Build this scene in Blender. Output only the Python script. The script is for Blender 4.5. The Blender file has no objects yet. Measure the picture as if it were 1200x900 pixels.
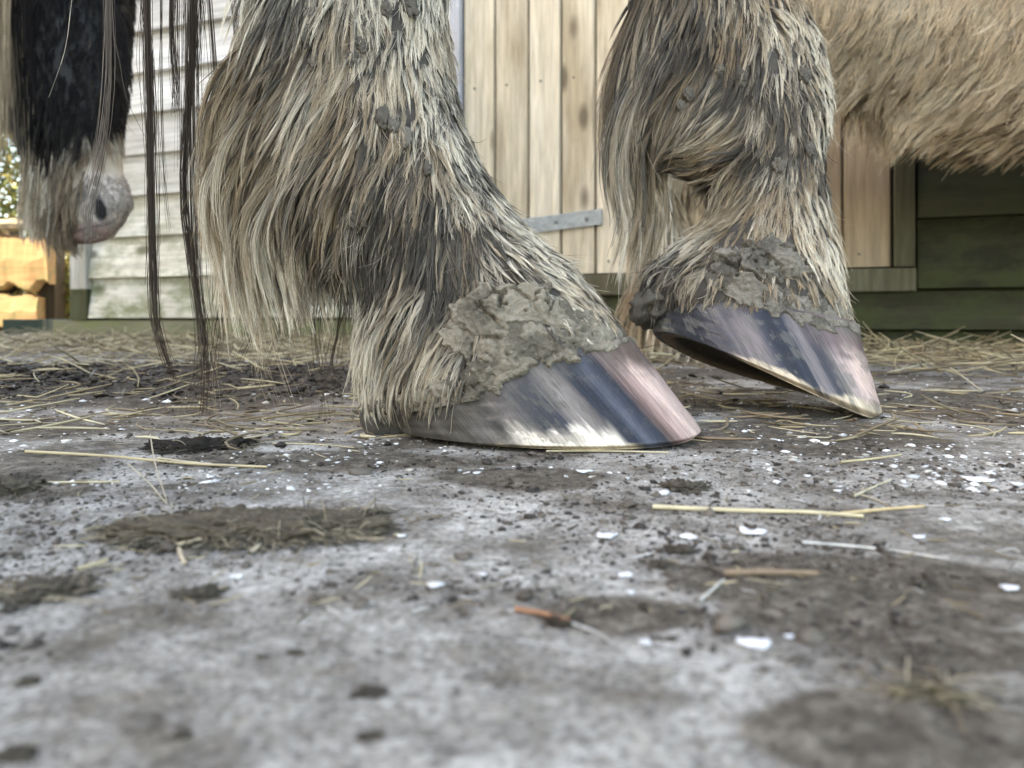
import bpy, bmesh, math, random
import numpy as np
from mathutils import Vector, Matrix
from mathutils.bvhtree import BVHTree

random.seed(7)
rng = np.random.default_rng(11)
SC = bpy.context.scene
COL = SC.collection

# ------------------------------------------------------------------ camera model
F = 906.0            # focal length in photo pixels (photo 1200 x 900)
CX, HY = 600.0, 379.0    # principal column, horizon row
H = 0.061            # lens height above the yard
HF = H * F
def W(px, py, Z):
    return np.array([(px - CX) / F * Z, Z, H - (py - HY) / F * Z])
def G(px, py):
    Z = HF / (py - HY)
    return np.array([(px - CX) / F * Z, Z, 0.0])
def proj(P):
    P = np.asarray(P)
    return CX + P[..., 0] / P[..., 1] * F, HY + (H - P[..., 2]) / P[..., 1] * F

# ------------------------------------------------------------------ noise
def _hash(ix, iy, iz, seed):
    h = (ix * 374761393 + iy * 668265263 + iz * 2147483647 + seed * 974711) & 0xffffffff
    h = ((h ^ (h >> 13)) * 1274126177) & 0xffffffff
    h = ((h ^ (h >> 16)) * 2246822519) & 0xffffffff
    return ((h ^ (h >> 15)) & 0xffffff) / float(0xffffff)
def vnoise(x, y, z=0.0, seed=0):
    x, y, z = np.broadcast_arrays(np.asarray(x, float), np.asarray(y, float), np.asarray(z, float))
    fx, fy, fz = np.floor(x), np.floor(y), np.floor(z)
    ix, iy, iz = fx.astype(np.int64), fy.astype(np.int64), fz.astype(np.int64)
    tx, ty, tz = x - fx, y - fy, z - fz
    tx, ty, tz = [t * t * (3 - 2 * t) for t in (tx, ty, tz)]
    r = 0
    for a in (0, 1):
        for b in (0, 1):
            for c in (0, 1):
                w = (tx if a else 1 - tx) * (ty if b else 1 - ty) * (tz if c else 1 - tz)
                r = r + w * _hash(ix + a, iy + b, iz + c, seed)
    return r
def fbm(x, y, z=0.0, oct=4, seed=0):
    s, a, t = 0, 1.0, 0
    for o in range(oct):
        s = s + a * vnoise(np.asarray(x) * 2**o, np.asarray(y) * 2**o, np.asarray(z) * 2**o, seed + o)
        t += a; a *= 0.5
    return s / t
def sstep(a, b, x):
    t = np.clip((x - a) / (b - a), 0, 1)
    return t * t * (3 - 2 * t)

# ------------------------------------------------------------------ materials
def new_mat(name):
    m = bpy.data.materials.new(name); m.use_nodes = True
    nt = m.node_tree
    return m, nt, nt.nodes['Principled BSDF']
def N(nt, t, **kw):
    n = nt.nodes.new(t)
    for k, v in kw.items():
        if k in n.inputs: n.inputs[k].default_value = v
        else: setattr(n, k, v)
    return n
def ramp(nt, src, stops):
    r = nt.nodes.new('ShaderNodeValToRGB')
    el = r.color_ramp.elements
    while len(el) < len(stops): el.new(0.5)
    for e, (p, c) in zip(el, stops):
        e.position = p; e.color = (c[0], c[1], c[2], 1) if hasattr(c, '__len__') else (c, c, c, 1)
    nt.links.new(src, r.inputs[0])
    return r.outputs[0]
def mixc(nt, fac, a, b, mode='MIX'):
    m = nt.nodes.new('ShaderNodeMix'); m.data_type = 'RGBA'; m.blend_type = mode
    for i, v in ((0, fac), (6, a), (7, b)):
        if isinstance(v, bpy.types.NodeSocket): nt.links.new(v, m.inputs[i])
        elif i == 0: m.inputs[0].default_value = v
        else: m.inputs[i].default_value = (v[0], v[1], v[2], 1)
    return m.outputs[2]
def coords(nt, scale, loc=(0, 0, 0), out='Object', src=None):
    tc = nt.nodes.new('ShaderNodeTexCoord'); mp = nt.nodes.new('ShaderNodeMapping')
    nt.links.new(src or tc.outputs[out], mp.inputs[0])
    mp.inputs['Scale'].default_value = scale; mp.inputs['Location'].default_value = loc
    return mp.outputs[0]
def noise(nt, vec, scale, detail=4, rough=0.55, dist=0.0):
    n = nt.nodes.new('ShaderNodeTexNoise'); nt.links.new(vec, n.inputs['Vector'])
    n.inputs['Scale'].default_value = scale; n.inputs['Detail'].default_value = detail
    n.inputs['Roughness'].default_value = rough; n.inputs['Distortion'].default_value = dist
    return n.outputs['Fac']
def bump(nt, bs, hsock, strength, dist, prev=None):
    b = nt.nodes.new('ShaderNodeBump'); b.inputs['Strength'].default_value = strength
    b.inputs['Distance'].default_value = dist
    nt.links.new(hsock, b.inputs['Height'])
    if prev is not None: nt.links.new(prev, b.inputs['Normal'])
    nt.links.new(b.outputs[0], bs.inputs['Normal'])
    return b.outputs[0]

def hair_mat(name, rough=0.5, spec=0.35):
    m, nt, b = new_mat(name)
    a = nt.nodes.new('ShaderNodeAttribute'); a.attribute_name = 'col'
    nt.links.new(a.outputs['Color'], b.inputs['Base Color'])
    b.inputs['Roughness'].default_value = rough
    b.inputs['Specular IOR Level'].default_value = spec
    return m
M_HAIR = hair_mat('horse_hair', 0.55, 0.18)
M_STRAWHAIR = hair_mat('straw', 0.5, 0.3)

def attr_mat(name, rough=0.7, nscale=200, bstr=0.5, bdist=0.001, var=0.35, spec=0.3):
    m, nt, b = new_mat(name)
    a = nt.nodes.new('ShaderNodeAttribute'); a.attribute_name = 'col'
    v = coords(nt, (1, 1, 1))
    n1 = noise(nt, v, nscale, 6, 0.65)
    f = ramp(nt, n1, [(0.25, 1 - var), (0.75, 1 + var * 0.6)])
    c = mixc(nt, 1.0, a.outputs['Color'], f, 'MULTIPLY')
    nt.links.new(c, b.inputs['Base Color'])
    b.inputs['Roughness'].default_value = rough
    b.inputs['Specular IOR Level'].default_value = spec
    bump(nt, b, n1, bstr, bdist)
    return m
M_SKIN = attr_mat('muddy_coat', 0.8, 300, 0.6, 0.002)
M_MUD = None
def mud_mat():
    m, nt, b = new_mat('dried_mud')
    a = nt.nodes.new('ShaderNodeAttribute'); a.attribute_name = 'col'
    v = coords(nt, (1, 1, 1))
    n0 = noise(nt, v, 60, 3, 0.5)
    n1 = noise(nt, v, 420, 6, 0.7)
    vo = nt.nodes.new('ShaderNodeTexVoronoi'); vo.feature = 'DISTANCE_TO_EDGE'
    vm = mixc(nt, 0.025, v, nt.nodes.new('ShaderNodeTexNoise').outputs['Color'], 'ADD')
    nz = [n for n in nt.nodes if n.bl_idname == 'ShaderNodeTexNoise'][-1]
    nt.links.new(v, nz.inputs['Vector']); nz.inputs['Scale'].default_value = 90
    nt.links.new(vm, vo.inputs['Vector']); vo.inputs['Scale'].default_value = 75
    crack = ramp(nt, vo.outputs['Distance'], [(0.0, 0.0), (0.035, 1.0)])
    patch = ramp(nt, n0, [(0.45, 1.0), (0.6, 0.0)])
    crack2 = mixc(nt, patch, crack, (1, 1, 1))
    f = ramp(nt, n1, [(0.3, 0.72), (0.72, 1.25)])
    c = mixc(nt, 1.0, a.outputs['Color'], f, 'MULTIPLY')
    nt.links.new(c, b.inputs['Base Color'])
    b.inputs['Roughness'].default_value = 0.9; b.inputs['Specular IOR Level'].default_value = 0.15
    bump(nt, b, n1, 0.9, 0.0013)
    return m
M_MUD = mud_mat()

def hoof_mat():
    m, nt, b = new_mat('hoof_horn')
    a = nt.nodes.new('ShaderNodeAttribute'); a.attribute_name = 'col'
    uv = nt.nodes.new('ShaderNodeUVMap').outputs[0]
    st = noise(nt, coords(nt, (1, 0.012, 1), src=uv), 420, 4, 0.6)
    gr = noise(nt, coords(nt, (0.6, 1, 1), src=uv), 26, 6, 0.7)
    d = noise(nt, coords(nt, (1, 1, 1)), 120, 6, 0.75)
    d2 = noise(nt, coords(nt, (1, 1, 1)), 900, 3, 0.7)
    f = ramp(nt, st, [(0.3, 0.74), (0.7, 1.26)])
    c = mixc(nt, 1.0, a.outputs['Color'], f, 'MULTIPLY')
    dust = ramp(nt, d, [(0.52, 0.0), (0.68, 0.2)])
    c = mixc(nt, dust, c, (0.19, 0.17, 0.15))
    nt.links.new(c, b.inputs['Base Color'])
    r = ramp(nt, d, [(0.35, 0.30), (0.65, 0.68)])
    nt.links.new(r, b.inputs['Roughness'])
    b.inputs['Specular IOR Level'].default_value = 0.22
    b.inputs['Coat Weight'].default_value = 0.18; b.inputs['Coat Roughness'].default_value = 0.14
    p = bump(nt, b, st, 0.35, 0.0006)
    p = bump(nt, b, gr, 0.3, 0.0007, p)
    bump(nt, b, d2, 0.25, 0.0003, p)
    return m
M_HOOF = hoof_mat()
M_SOLE = attr_mat('hoof_sole', 0.85, 250, 0.8, 0.002, 0.5)

def wood_mat(name, axis, tint=1.0, moss=0.0, rough=0.75, mosscol=(0.17, 0.19, 0.09), dark=(0.66, 0.62, 0.55)):
    """axis: 0 grain along local x, 2 grain along local z"""
    m, nt, b = new_mat(name)
    a = nt.nodes.new('ShaderNodeAttribute'); a.attribute_name = 'col'
    of = nt.nodes.new('ShaderNodeAttribute'); of.attribute_name = 'off'
    tc = nt.nodes.new('ShaderNodeTexCoord')
    add = nt.nodes.new('ShaderNodeVectorMath'); add.operation = 'ADD'
    nt.links.new(tc.outputs['Object'], add.inputs[0]); nt.links.new(of.outputs['Vector'], add.inputs[1])
    sc = (0.06, 1, 1) if axis == 0 else (1, 1, 0.06)
    g = noise(nt, coords(nt, sc, src=add.outputs[0]), 95, 6, 0.65, 0.4)
    s2 = (0.22, 1, 1) if axis == 0 else (1, 1, 0.22)
    w = noise(nt, coords(nt, s2, src=add.outputs[0]), 11, 5, 0.6)
    s3 = (0.4, 1, 1) if axis == 0 else (1, 1, 0.4)
    kn = nt.nodes.new('ShaderNodeTexVoronoi'); nt.links.new(coords(nt, s3, src=add.outputs[0]), kn.inputs['Vector'])
    kn.inputs['Scale'].default_value = 9; kn.inputs['Randomness'].default_value = 1
    knot = ramp(nt, kn.outputs['Distance'], [(0.08, 1.0), (0.15, 0.0)])
    c = mixc(nt, 1.0, a.outputs['Color'], ramp(nt, g, [(0.32, 0.68), (0.66, 1.12)]), 'MULTIPLY')
    c = mixc(nt, 1.0, c, ramp(nt, w, [(0.32, dark), (0.5, (0.95, 0.94, 0.93)), (0.64, (1.08, 1.1, 1.14))]), 'MULTIPLY')
    km = nt.nodes.new('ShaderNodeMath'); km.operation = 'MULTIPLY'; km.inputs[1].default_value = 0.8
    nt.links.new(knot, km.inputs[0])
    c = mixc(nt, km.outputs[0], c, (0.10, 0.075, 0.05))
    if moss > 0:
        sep = nt.nodes.new('ShaderNodeSeparateXYZ'); nt.links.new(tc.outputs['Object'], sep.inputs[0])
        mr = nt.nodes.new('ShaderNodeMapRange'); nt.links.new(sep.outputs['Z'], mr.inputs[0])
        mr.inputs[1].default_value = moss; mr.inputs[2].default_value = 0.0
        mn = noise(nt, coords(nt, (0.6, 1, 1)), 22, 6, 0.7)
        ml = nt.nodes.new('ShaderNodeMath'); ml.operation = 'MULTIPLY'
        nt.links.new(mr.outputs[0], ml.inputs[0]); nt.links.new(ramp(nt, mn, [(0.42, 0.0), (0.62, 1.0)]), ml.inputs[1])
        c = mixc(nt, ml.outputs[0], c, mosscol)
    nt.links.new(c, b.inputs['Base Color'])
    b.inputs['Roughness'].default_value = rough; b.inputs['Specular IOR Level'].default_value = 0.2
    bump(nt, b, g, 0.4, 0.002)
    return m
M_WOODH = wood_mat('lap_board_timber', 0, moss=0.6, dark=(0.82, 0.80, 0.77))
M_WOODG = wood_mat('mossy_timber', 0, moss=0.5, mosscol=(0.045, 0.055, 0.02))
M_WOODV = wood_mat('plank_timber', 2, moss=0.0)
M_METAL = attr_mat('galvanised_metal', 0.5, 60, 0.3, 0.002, 0.4)
M_ROOF = attr_mat('roof_felt', 0.9, 80, 0.5, 0.003)
M_LEAF = hair_mat('leaf', 0.5, 0.3)

# ------------------------------------------------------------------ mesh helpers
def mesh_np(name, V, Fq, mat, col=None, smooth=True, parent=None, uv=None, off=None, loc=None):
    """V (n,3); Fq (m,k) int array or list of arrays"""
    me = bpy.data.meshes.new(name)
    V = np.asarray(V, np.float32)
    groups = Fq if isinstance(Fq, list) else [Fq]
    groups = [np.asarray(g, np.int32) for g in groups if len(g)]
    nl = sum(g.size for g in groups); nf = sum(len(g) for g in groups)
    me.vertices.add(len(V)); me.vertices.foreach_set('co', V.ravel())
    me.loops.add(nl); me.loops.foreach_set('vertex_index', np.concatenate([g.ravel() for g in groups]))
    me.polygons.add(nf)
    tot = np.concatenate([np.full(len(g), g.shape[1], np.int32) for g in groups])
    start = np.concatenate([[0], np.cumsum(tot)[:-1]]).astype(np.int32)
    me.polygons.foreach_set('loop_start', start)
    try: me.polygons.foreach_set('loop_total', tot)
    except Exception: pass
    me.polygons.foreach_set('use_smooth', np.full(nf, smooth))
    if col is not None:
        a = me.color_attributes.new('col', 'FLOAT_COLOR', 'POINT')
        c = np.ones((len(V), 4), np.float32); c[:, :3] = np.broadcast_to(col, (len(V), 3))
        a.data.foreach_set('color', c.ravel())
    if off is not None:
        a = me.attributes.new('off', 'FLOAT_VECTOR', 'POINT')
        a.data.foreach_set('vector', np.asarray(off, np.float32).ravel())
    if uv is not None:
        l = me.uv_layers.new(name='UVMap')
        vi = np.concatenate([g.ravel() for g in groups])
        l.data.foreach_set('uv', np.asarray(uv, np.float32)[vi].ravel())
    me.update(); me.validate()
    me.materials.append(mat)
    o = bpy.data.objects.new(name, me); COL.objects.link(o)
    if loc is not None: o.location = loc
    if parent is not None:
        o.parent = parent
        if parent.get('world_children'): o.location = -parent.location
    return o
def tag(o, label=None, cat=None, group=None, kind=None):
    if label: o['label'] = label
    if cat: o['category'] = cat
    if group: o['group'] = group
    if kind: o['kind'] = kind
    return o
def empty(name, loc, rz=0.0, world=True):
    o = bpy.data.objects.new(name, None); COL.objects.link(o)
    o.location = loc; o.rotation_euler = (0, 0, rz); o.empty_display_size = 0.05
    if world: o['world_children'] = 1
    return o
class Acc:
    def __init__(s): s.V = []; s.F = []; s.C = []; s.O = []; s.n = 0
    def add(s, V, Fc, c=(0.5, 0.5, 0.5), off=(0, 0, 0)):
        V = np.asarray(V, float)
        s.V.append(V); s.F.append(np.asarray(Fc) + s.n); s.n += len(V)
        s.C.append(np.broadcast_to(np.asarray(c, float), (len(V), 3))); s.O.append(np.broadcast_to(np.asarray(off, float), (len(V), 3)))
    def prism(s, x0, x1, prof, c, off=(0, 0, 0), axis='x'):
        """prof: 4 (y,z) points extruded along x; or (x,y) points extruded along z"""
        if axis == 'x': V = [(x, p[0], p[1]) for x in (x0, x1) for p in prof]
        else: V = [(p[0], p[1], z) for z in (x0, x1) for p in prof]
        Fc = [(0, 1, 2, 3), (7, 6, 5, 4), (0, 4, 5, 1), (1, 5, 6, 2), (2, 6, 7, 3), (3, 7, 4, 0)]
        s.add(V, Fc, c, off)
    def box(s, x0, x1, y0, y1, z0, z1, c, off=(0, 0, 0)):
        s.prism(x0, x1, [(y0, z0), (y1, z0), (y1, z1), (y0, z1)], c, off)
    def build(s, name, mat, parent=None, smooth=False, bevel=0.0, **k):
        g = {}
        for f in s.F: g.setdefault(f.shape[1], []).append(f)
        o = mesh_np(name, np.concatenate(s.V), [np.concatenate(v) for v in g.values()], mat, np.concatenate(s.C), smooth, parent, off=np.concatenate(s.O), **k)
        if bevel:
            b = o.modifiers.new('bevel', 'BEVEL'); b.width = bevel; b.segments = 2; b.limit_method = 'ANGLE'
        return o

def grid_faces(n, m, wrap=True):
    """n rings of m points"""
    i = np.arange(n - 1)[:, None]; j = np.arange(m if wrap else m - 1)[None, :]
    jn = (j + 1) % m
    return np.stack([i * m + j, i * m + jn, (i + 1) * m + jn, (i + 1) * m + j], -1).reshape(-1, 4)

def catmull(K, n):
    """K (k,d) -> (n,d)"""
    K = np.asarray(K, float); k = len(K)
    Kp = np.vstack([2 * K[0] - K[1], K, 2 * K[-1] - K[-2]])
    t = np.linspace(0, k - 1 - 1e-9, n); i = np.floor(t).astype(int); f = (t - i)[:, None]
    p0, p1, p2, p3 = Kp[i], Kp[i + 1], Kp[i + 2], Kp[i + 3]
    return 0.5 * ((2 * p1) + (-p0 + p2) * f + (2 * p0 - 5 * p1 + 4 * p2 - p3) * f**2 + (-p0 + 3 * p1 - 3 * p2 + p3) * f**3)

def ring_pts(Fp, Bp, b, th, ex=2.0):
    """Fp,Bp (n,3), b (n,), th (m,) -> (n,m,3)"""
    C = (Fp + Bp) / 2; a = (Fp - Bp) / 2
    lat = np.stack([-a[:, 1], a[:, 0], np.zeros(len(a))], 1)
    flip = np.where(lat[:, 1] < 0, -1, 1)[:, None]
    lat = lat * flip
    lat /= np.linalg.norm(lat, axis=1)[:, None] + 1e-9
    c, s = np.cos(th), np.sin(th)
    e = 2.0 / ex
    cc = np.sign(c) * np.abs(c) ** e; ss = np.sign(s) * np.abs(s) ** e
    return C[:, None] + a[:, None] * cc[None, :, None] + (lat * b[:, None])[:, None] * ss[None, :, None]

def loft(rings, n=60, m=48, ex=2.0):
    """rings: list of (F(3), B(3), b)"""
    K = np.array([list(r[0]) + list(r[1]) + [r[2]] for r in rings])
    S = catmull(K, n)
    th = np.linspace(0, 2 * np.pi, m, endpoint=False)
    P = ring_pts(S[:, :3], S[:, 3:6], S[:, 6], th, ex)
    return P
def loft_mesh(acc, P, c=(0.5, 0.5, 0.5)):
    n, m = P.shape[:2]
    V = P.reshape(-1, 3)
    cc = c if np.ndim(c) == 1 else np.asarray(c).reshape(-1, 3)
    Vc = np.vstack([V, P[0].mean(0), P[-1].mean(0)])
    C = np.broadcast_to(cc, (n * m, 3)); C = np.vstack([C, C[0], C[-1]])
    j = np.arange(m); jn = (j + 1) % m
    caps = np.concatenate([np.stack([np.full(m, n * m), jn, j], 1), np.stack([np.full(m, n * m + 1), (n - 1) * m + j, (n - 1) * m + jn], 1)])
    acc.V.append(Vc); acc.F.append(grid_faces(n, m) + acc.n); acc.F.append(caps + acc.n)
    acc.C.append(C); acc.O.append(np.zeros((len(Vc), 3))); acc.n += len(Vc)

def strands_mesh(name, P, R, C, ref, mat, parent=None, sides=3):
    """P (N,K,3), R (N,K), C (N,3) or (N,K,3), ref (N,3)"""
    Nn, K = P.shape[:2]
    T = np.gradient(P, axis=1); T /= np.linalg.norm(T, axis=2, keepdims=True) + 1e-12
    a = np.cross(T, ref[:, None, :]); a /= np.linalg.norm(a, axis=2, keepdims=True) + 1e-12
    b = np.cross(T, a)
    ang = np.arange(sides) * 2 * np.pi / sides
    V = P[:, :, None] + R[:, :, None, None] * (np.cos(ang)[None, None, :, None] * a[:, :, None] + np.sin(ang)[None, None, :, None] * b[:, :, None])
    f = grid_faces(K, sides)
    Fc = (f[None] + (np.arange(Nn) * K * sides)[:, None, None]).reshape(-1, 4)
    if C.ndim == 2: C = np.broadcast_to(C[:, None], (Nn, K, 3))
    Cv = np.broadcast_to(C[:, :, None], (Nn, K, sides, 3)).reshape(-1, 3)
    return mesh_np(name, V.reshape(-1, 3), Fc, mat, Cv, True, parent)

# ------------------------------------------------------------------ fur tools
def idw(ctrl, px, py, p=3.0):
    C = np.asarray(ctrl, float)
    d = (px[:, None] - C[None, :, 0])**2 + (py[:, None] - C[None, :, 1])**2 + 60
    w = d ** (-p / 2); w /= w.sum(1, keepdims=True)
    return w @ C[:, 2:]

def sample_surface(P, n, smin=0, smax=None):
    """P (rings,m,3) -> points, normals"""
    Q = P[smin:smax]
    A = Q[:-1]; B = Q[1:]
    A2 = np.roll(A, -1, 1); B2 = np.roll(B, -1, 1)
    nr = np.cross(A2 - A, B - A); ar = np.linalg.norm(nr, axis=2)
    w = ar.ravel() / ar.sum()
    k = rng.choice(len(w), n, p=w)
    u, v = rng.random((2, n, 1))
    a, a2, b, b2 = [X.reshape(-1, 3)[k] for X in (A, A2, B, B2)]
    p = (a * (1 - u) + a2 * u) * (1 - v) + (b * (1 - u) + b2 * u) * v
    return p

def bvh_from(P):
    n, m = P.shape[:2]
    f = grid_faces(n, m); V = P.reshape(-1, 3)
    nr = np.cross(V[f[:, 1]] - V[f[:, 0]], V[f[:, 3]] - V[f[:, 0]]); cen = np.repeat(P.mean(1), m, 0)[:len(f)]
    if ((V[f].mean(1) - cen) * nr).sum() < 0: f = f[:, ::-1]
    return BVHTree.FromPolygons([tuple(v) for v in V], [tuple(q) for q in f])

def grow(bvhs, roots, ctrl, K=9, seg_len=None, h0=0.0012, pxm=2200.0, wander=0.18, lenmul=1.0):
    """returns guide paths (N,K,3), normals, info (mud)"""
    Nn = len(roots)
    px, py = proj(roots)
    A = idw(ctrl, px, py)      # dx,dy,len,mud,lift,grav
    out = np.zeros((Nn, K, 3)); nor = np.zeros((Nn, 3))
    lens = A[:, 2] / pxm * rng.uniform(0.65, 1.25, Nn) * lenmul
    lift = A[:, 4] * rng.uniform(0.5, 1.5, Nn); grav = A[:, 5]
    def coh(fr, sd): return np.stack([fbm(roots[:, 0] * fr + 50, roots[:, 1] * fr + 50, roots[:, 2] * fr + 50, 2, sd + q) - .5 for q in range(3)], 1)
    fr = 75.0 * pxm / 2050
    jit = coh(fr, 100) * wander * 5.5 + rng.normal(0, wander * .42, (Nn, 3)); jit2 = coh(fr, 200) * wander * 6.5 + rng.normal(0, wander * .6, (Nn, 3))
    lift = lift * .62
    p = roots.copy()
    def near(q):
        L = np.zeros_like(q); NN = np.zeros_like(q); D = np.zeros(len(q))
        for i in range(len(q)):
            best = None
            for bv in bvhs:
                r = bv.find_nearest(Vector(q[i]))
                if r[0] is not None and (best is None or r[3] < best[3]): best = r
            L[i] = best[0]; NN[i] = best[1]
        return L, NN
    L, NN = near(p)
    nor[:] = NN
    cur = None
    for k in range(K):
        out[:, k] = p
        if k == K - 1: break
        t = k / (K - 1)
        px, py = proj(p)
        fl = idw(ctrl, px, py)[:, :2]
        d = np.stack([fl[:, 0], np.zeros(Nn), -fl[:, 1]], 1)
        d /= np.linalg.norm(d, axis=1, keepdims=True) + 1e-9
        d -= NN * (d * NN).sum(1, keepdims=True) * 0.95
        d += NN * (lift * (1 - 1.25 * t))[:, None] + jit * (1 - t) + jit2 * t
        d[:, 2] -= grav * t * 1.2
        d /= np.linalg.norm(d, axis=1, keepdims=True) + 1e-9
        if cur is not None:
            d = d * 0.55 + cur * 0.45; d /= np.linalg.norm(d, axis=1, keepdims=True) + 1e-9
        cur = d
        p = p + d * (lens / (K - 1))[:, None]
        L, NN = near(p)
        sd = ((p - L) * NN).sum(1)
        hmin = h0 * (0.3 + 1.2 * t)
        push = np.where((sd < hmin) & (np.linalg.norm(p - L, axis=1) < 0.03), hmin - sd, 0)
        p = p + NN * push[:, None]
        p[:, 2] = np.maximum(p[:, 2], 0.0015)
    return out, nor, A[:, 3], lens

CREAM = np.array([0.62, 0.52, 0.39]); PALE = np.array([0.82, 0.74, 0.60]); TAN = np.array([0.40, 0.30, 0.195])
MUDC = np.array([0.095, 0.083, 0.069]); DARK = np.array([0.05, 0.042, 0.036])
def locks(name, guides, nor, mud, lens, per=12, spread=0.0028, r0=0.00022, clump=0.8, parent=None, sides=3, colf=None, sep=True, zone=True):
    zone = zone and parent is horse
    Nn, K = guides.shape[:2]
    idx = np.repeat(np.arange(Nn), per); n = len(idx)
    g = guides[idx]; nn = nor[idx]
    lf = rng.uniform(0.6, 1.0, n)
    t = np.linspace(0, 1, K)
    # sample guide at t*lf
    q = t[None] * lf[:, None] * (K - 1); i0 = np.clip(np.floor(q).astype(int), 0, K - 2); f = (q - i0)[..., None]
    ar = np.arange(n)[:, None]
    P = g[ar, i0] * (1 - f) + g[ar, i0 + 1] * f
    d0 = g[:, 1] - g[:, 0]; d0 /= np.linalg.norm(d0, axis=1, keepdims=True) + 1e-9
    side = np.cross(d0, nn); side /= np.linalg.norm(side, axis=1, keepdims=True) + 1e-9
    rr = np.sqrt(rng.random(n)) * spread * np.repeat(rng.uniform(0.6, 1.5, Nn), per); aa = rng.random(n) * 2 * np.pi
    o1 = rr * np.cos(aa); o2 = rr * np.sin(aa)
    cl = np.repeat(np.clip(rng.normal(clump, 0.12, Nn), 0.1, 0.97), per)
    shape = 1 - cl[:, None] * (t[None] ** 0.55)
    P = P + (side * o1[:, None])[:, None] * shape[..., None] + (d0 * o2[:, None] * 1.5)[:, None] * shape[..., None] 
    P = P + (nn * (rng.random(n) * spread * 0.35)[:, None])[:, None] * (t[None, :, None] * (1 - t[None, :, None]) * 3)
    wv = rng.normal(0, 1, (n, 3)); ph = rng.random(n) * 6.28; fr = rng.uniform(2, 6, n)
    P = P + wv[:, None] * (np.sin(ph[:, None] + fr[:, None] * t[None] ) * t[None] * spread * 0.16)[..., None]
    stray = rng.random(n) < 0.06
    P = P + (rng.normal(0, 1, (n, 3)) * (spread * 1.6) * stray[:, None])[:, None] * (t[None, :, None] ** 2)
    m = np.repeat(mud, per) + np.repeat(rng.normal(0, 0.20, Nn), per) + rng.normal(0, 0.08, n)
    if zone:
        g0 = guides[:, 0]; zn = fbm(g0[:, 0] * 55 + 9, g0[:, 1] * 55 + 9, g0[:, 2] * 55 + 9, 3, 300) - .5
        m = sstep(.24, .80, m + np.repeat(zn, per) * (.35 if name == 'feather_hair' else .85))
    m = np.clip(m, 0, 1)
    ws = (np.sin(np.repeat(rng.random(Nn) * 6.28, per)[:, None] + np.repeat(rng.uniform(3, 7, Nn), per)[:, None] * t[None]) * t[None] * np.repeat(rng.uniform(.1, .7, Nn), per)[:, None] * spread)
    P = P + side[:, None] * ws[..., None]
    R = r0 * (1 + 0.8 * m)[:, None] * (1 - 0.78 * t[None] ** 2.2) * rng.uniform(0.7, 1.3, n)[:, None]
    lk = rng.random(Nn)
    gz = guides[:, 0]; sc_ = 38.0 if zone else 14.0
    tn = fbm(gz[:, 0] * sc_ + 30, gz[:, 1] * sc_ + 30, gz[:, 2] * sc_ * .6 + 30, 3, 400) + (lk - .5) * .30
    basec = np.stack([np.interp(tn, [.30, .48, .66], [TAN[q], CREAM[q], PALE[q]]) for q in range(3)], 1)[idx]
    if colf is not None: basec = colf(basec, idx)
    c = basec[:, None] * (1 - m[:, None, None]) + MUDC * m[:, None, None]
    c = c * rng.uniform(0.78, 1.22, n)[:, None, None]
    # shade between locks painted in: strand colour darkened at the root, lighter toward the tip
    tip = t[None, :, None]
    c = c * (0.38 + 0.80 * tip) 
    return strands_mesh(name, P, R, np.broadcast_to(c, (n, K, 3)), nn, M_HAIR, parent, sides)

def free_lock(path_px, n, spread, r0, colr, K=14, zspread=None, tipspread=1.0, seed=0, fray=0.3):
    """a hanging lock through (px,py,Z) points -> P,R,C,ref"""
    pts = catmull(np.array([W(*p) for p in path_px]), K)
    t = np.linspace(0, 1, K)
    off = rng.normal(0, 1, (n, 3)) * spread; off[:, 1] *= (zspread or 1.0)
    lf = np.where(rng.random(n) < 0.5, rng.uniform(0.75, 1.0, n), 1.0)
    q = t[None] * lf[:, None] * (K - 1); i0 = np.clip(np.floor(q).astype(int), 0, K - 2); f = (q - i0)[..., None]
    P = pts[i0] * (1 - f) + pts[i0 + 1] * f
    env = (1 - 0.55 * np.sin(np.pi * t)) * (1 - t) + t * tipspread
    tw = rng.normal(0, 1, (n, 3)); ph = rng.random(n) * 6.28; fr = rng.uniform(2, 14, n)
    P = P + off[:, None] * env[None, :, None]
    P = P + tw[:, None] * (np.sin(ph[:, None] + fr[:, None] * t[None]) * spread * fray)[..., None]
    P[..., 2] = np.maximum(P[..., 2], 0.001)
    R = r0 * rng.uniform(0.6, 1.3, n)[:, None] * (1 - 0.6 * t[None] ** 2)
    C = np.asarray(colr)[None] * rng.uniform(0.55, 1.6, n)[:, None]
    return P, R, C, np.tile([0.0, -1.0, 0.0], (n, 1))
def cat_locks(L, name, parent, mat=None, sides=3):
    K = max(l[0].shape[1] for l in L)
    P = np.concatenate([l[0] for l in L]); R = np.concatenate([l[1] for l in L])
    C = np.concatenate([l[2] for l in L]); ref = np.concatenate([l[3] for l in L])
    return strands_mesh(name, P, R, C, ref, mat or M_HAIR, parent, sides)

# ================================================================== NEAR HORSE
horse = empty('horse', (-0.02, 0.44, 0.0))
tag(horse, 'muddy cream horse whose two feathered legs and hooves stand nearest the camera', 'horse')

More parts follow.
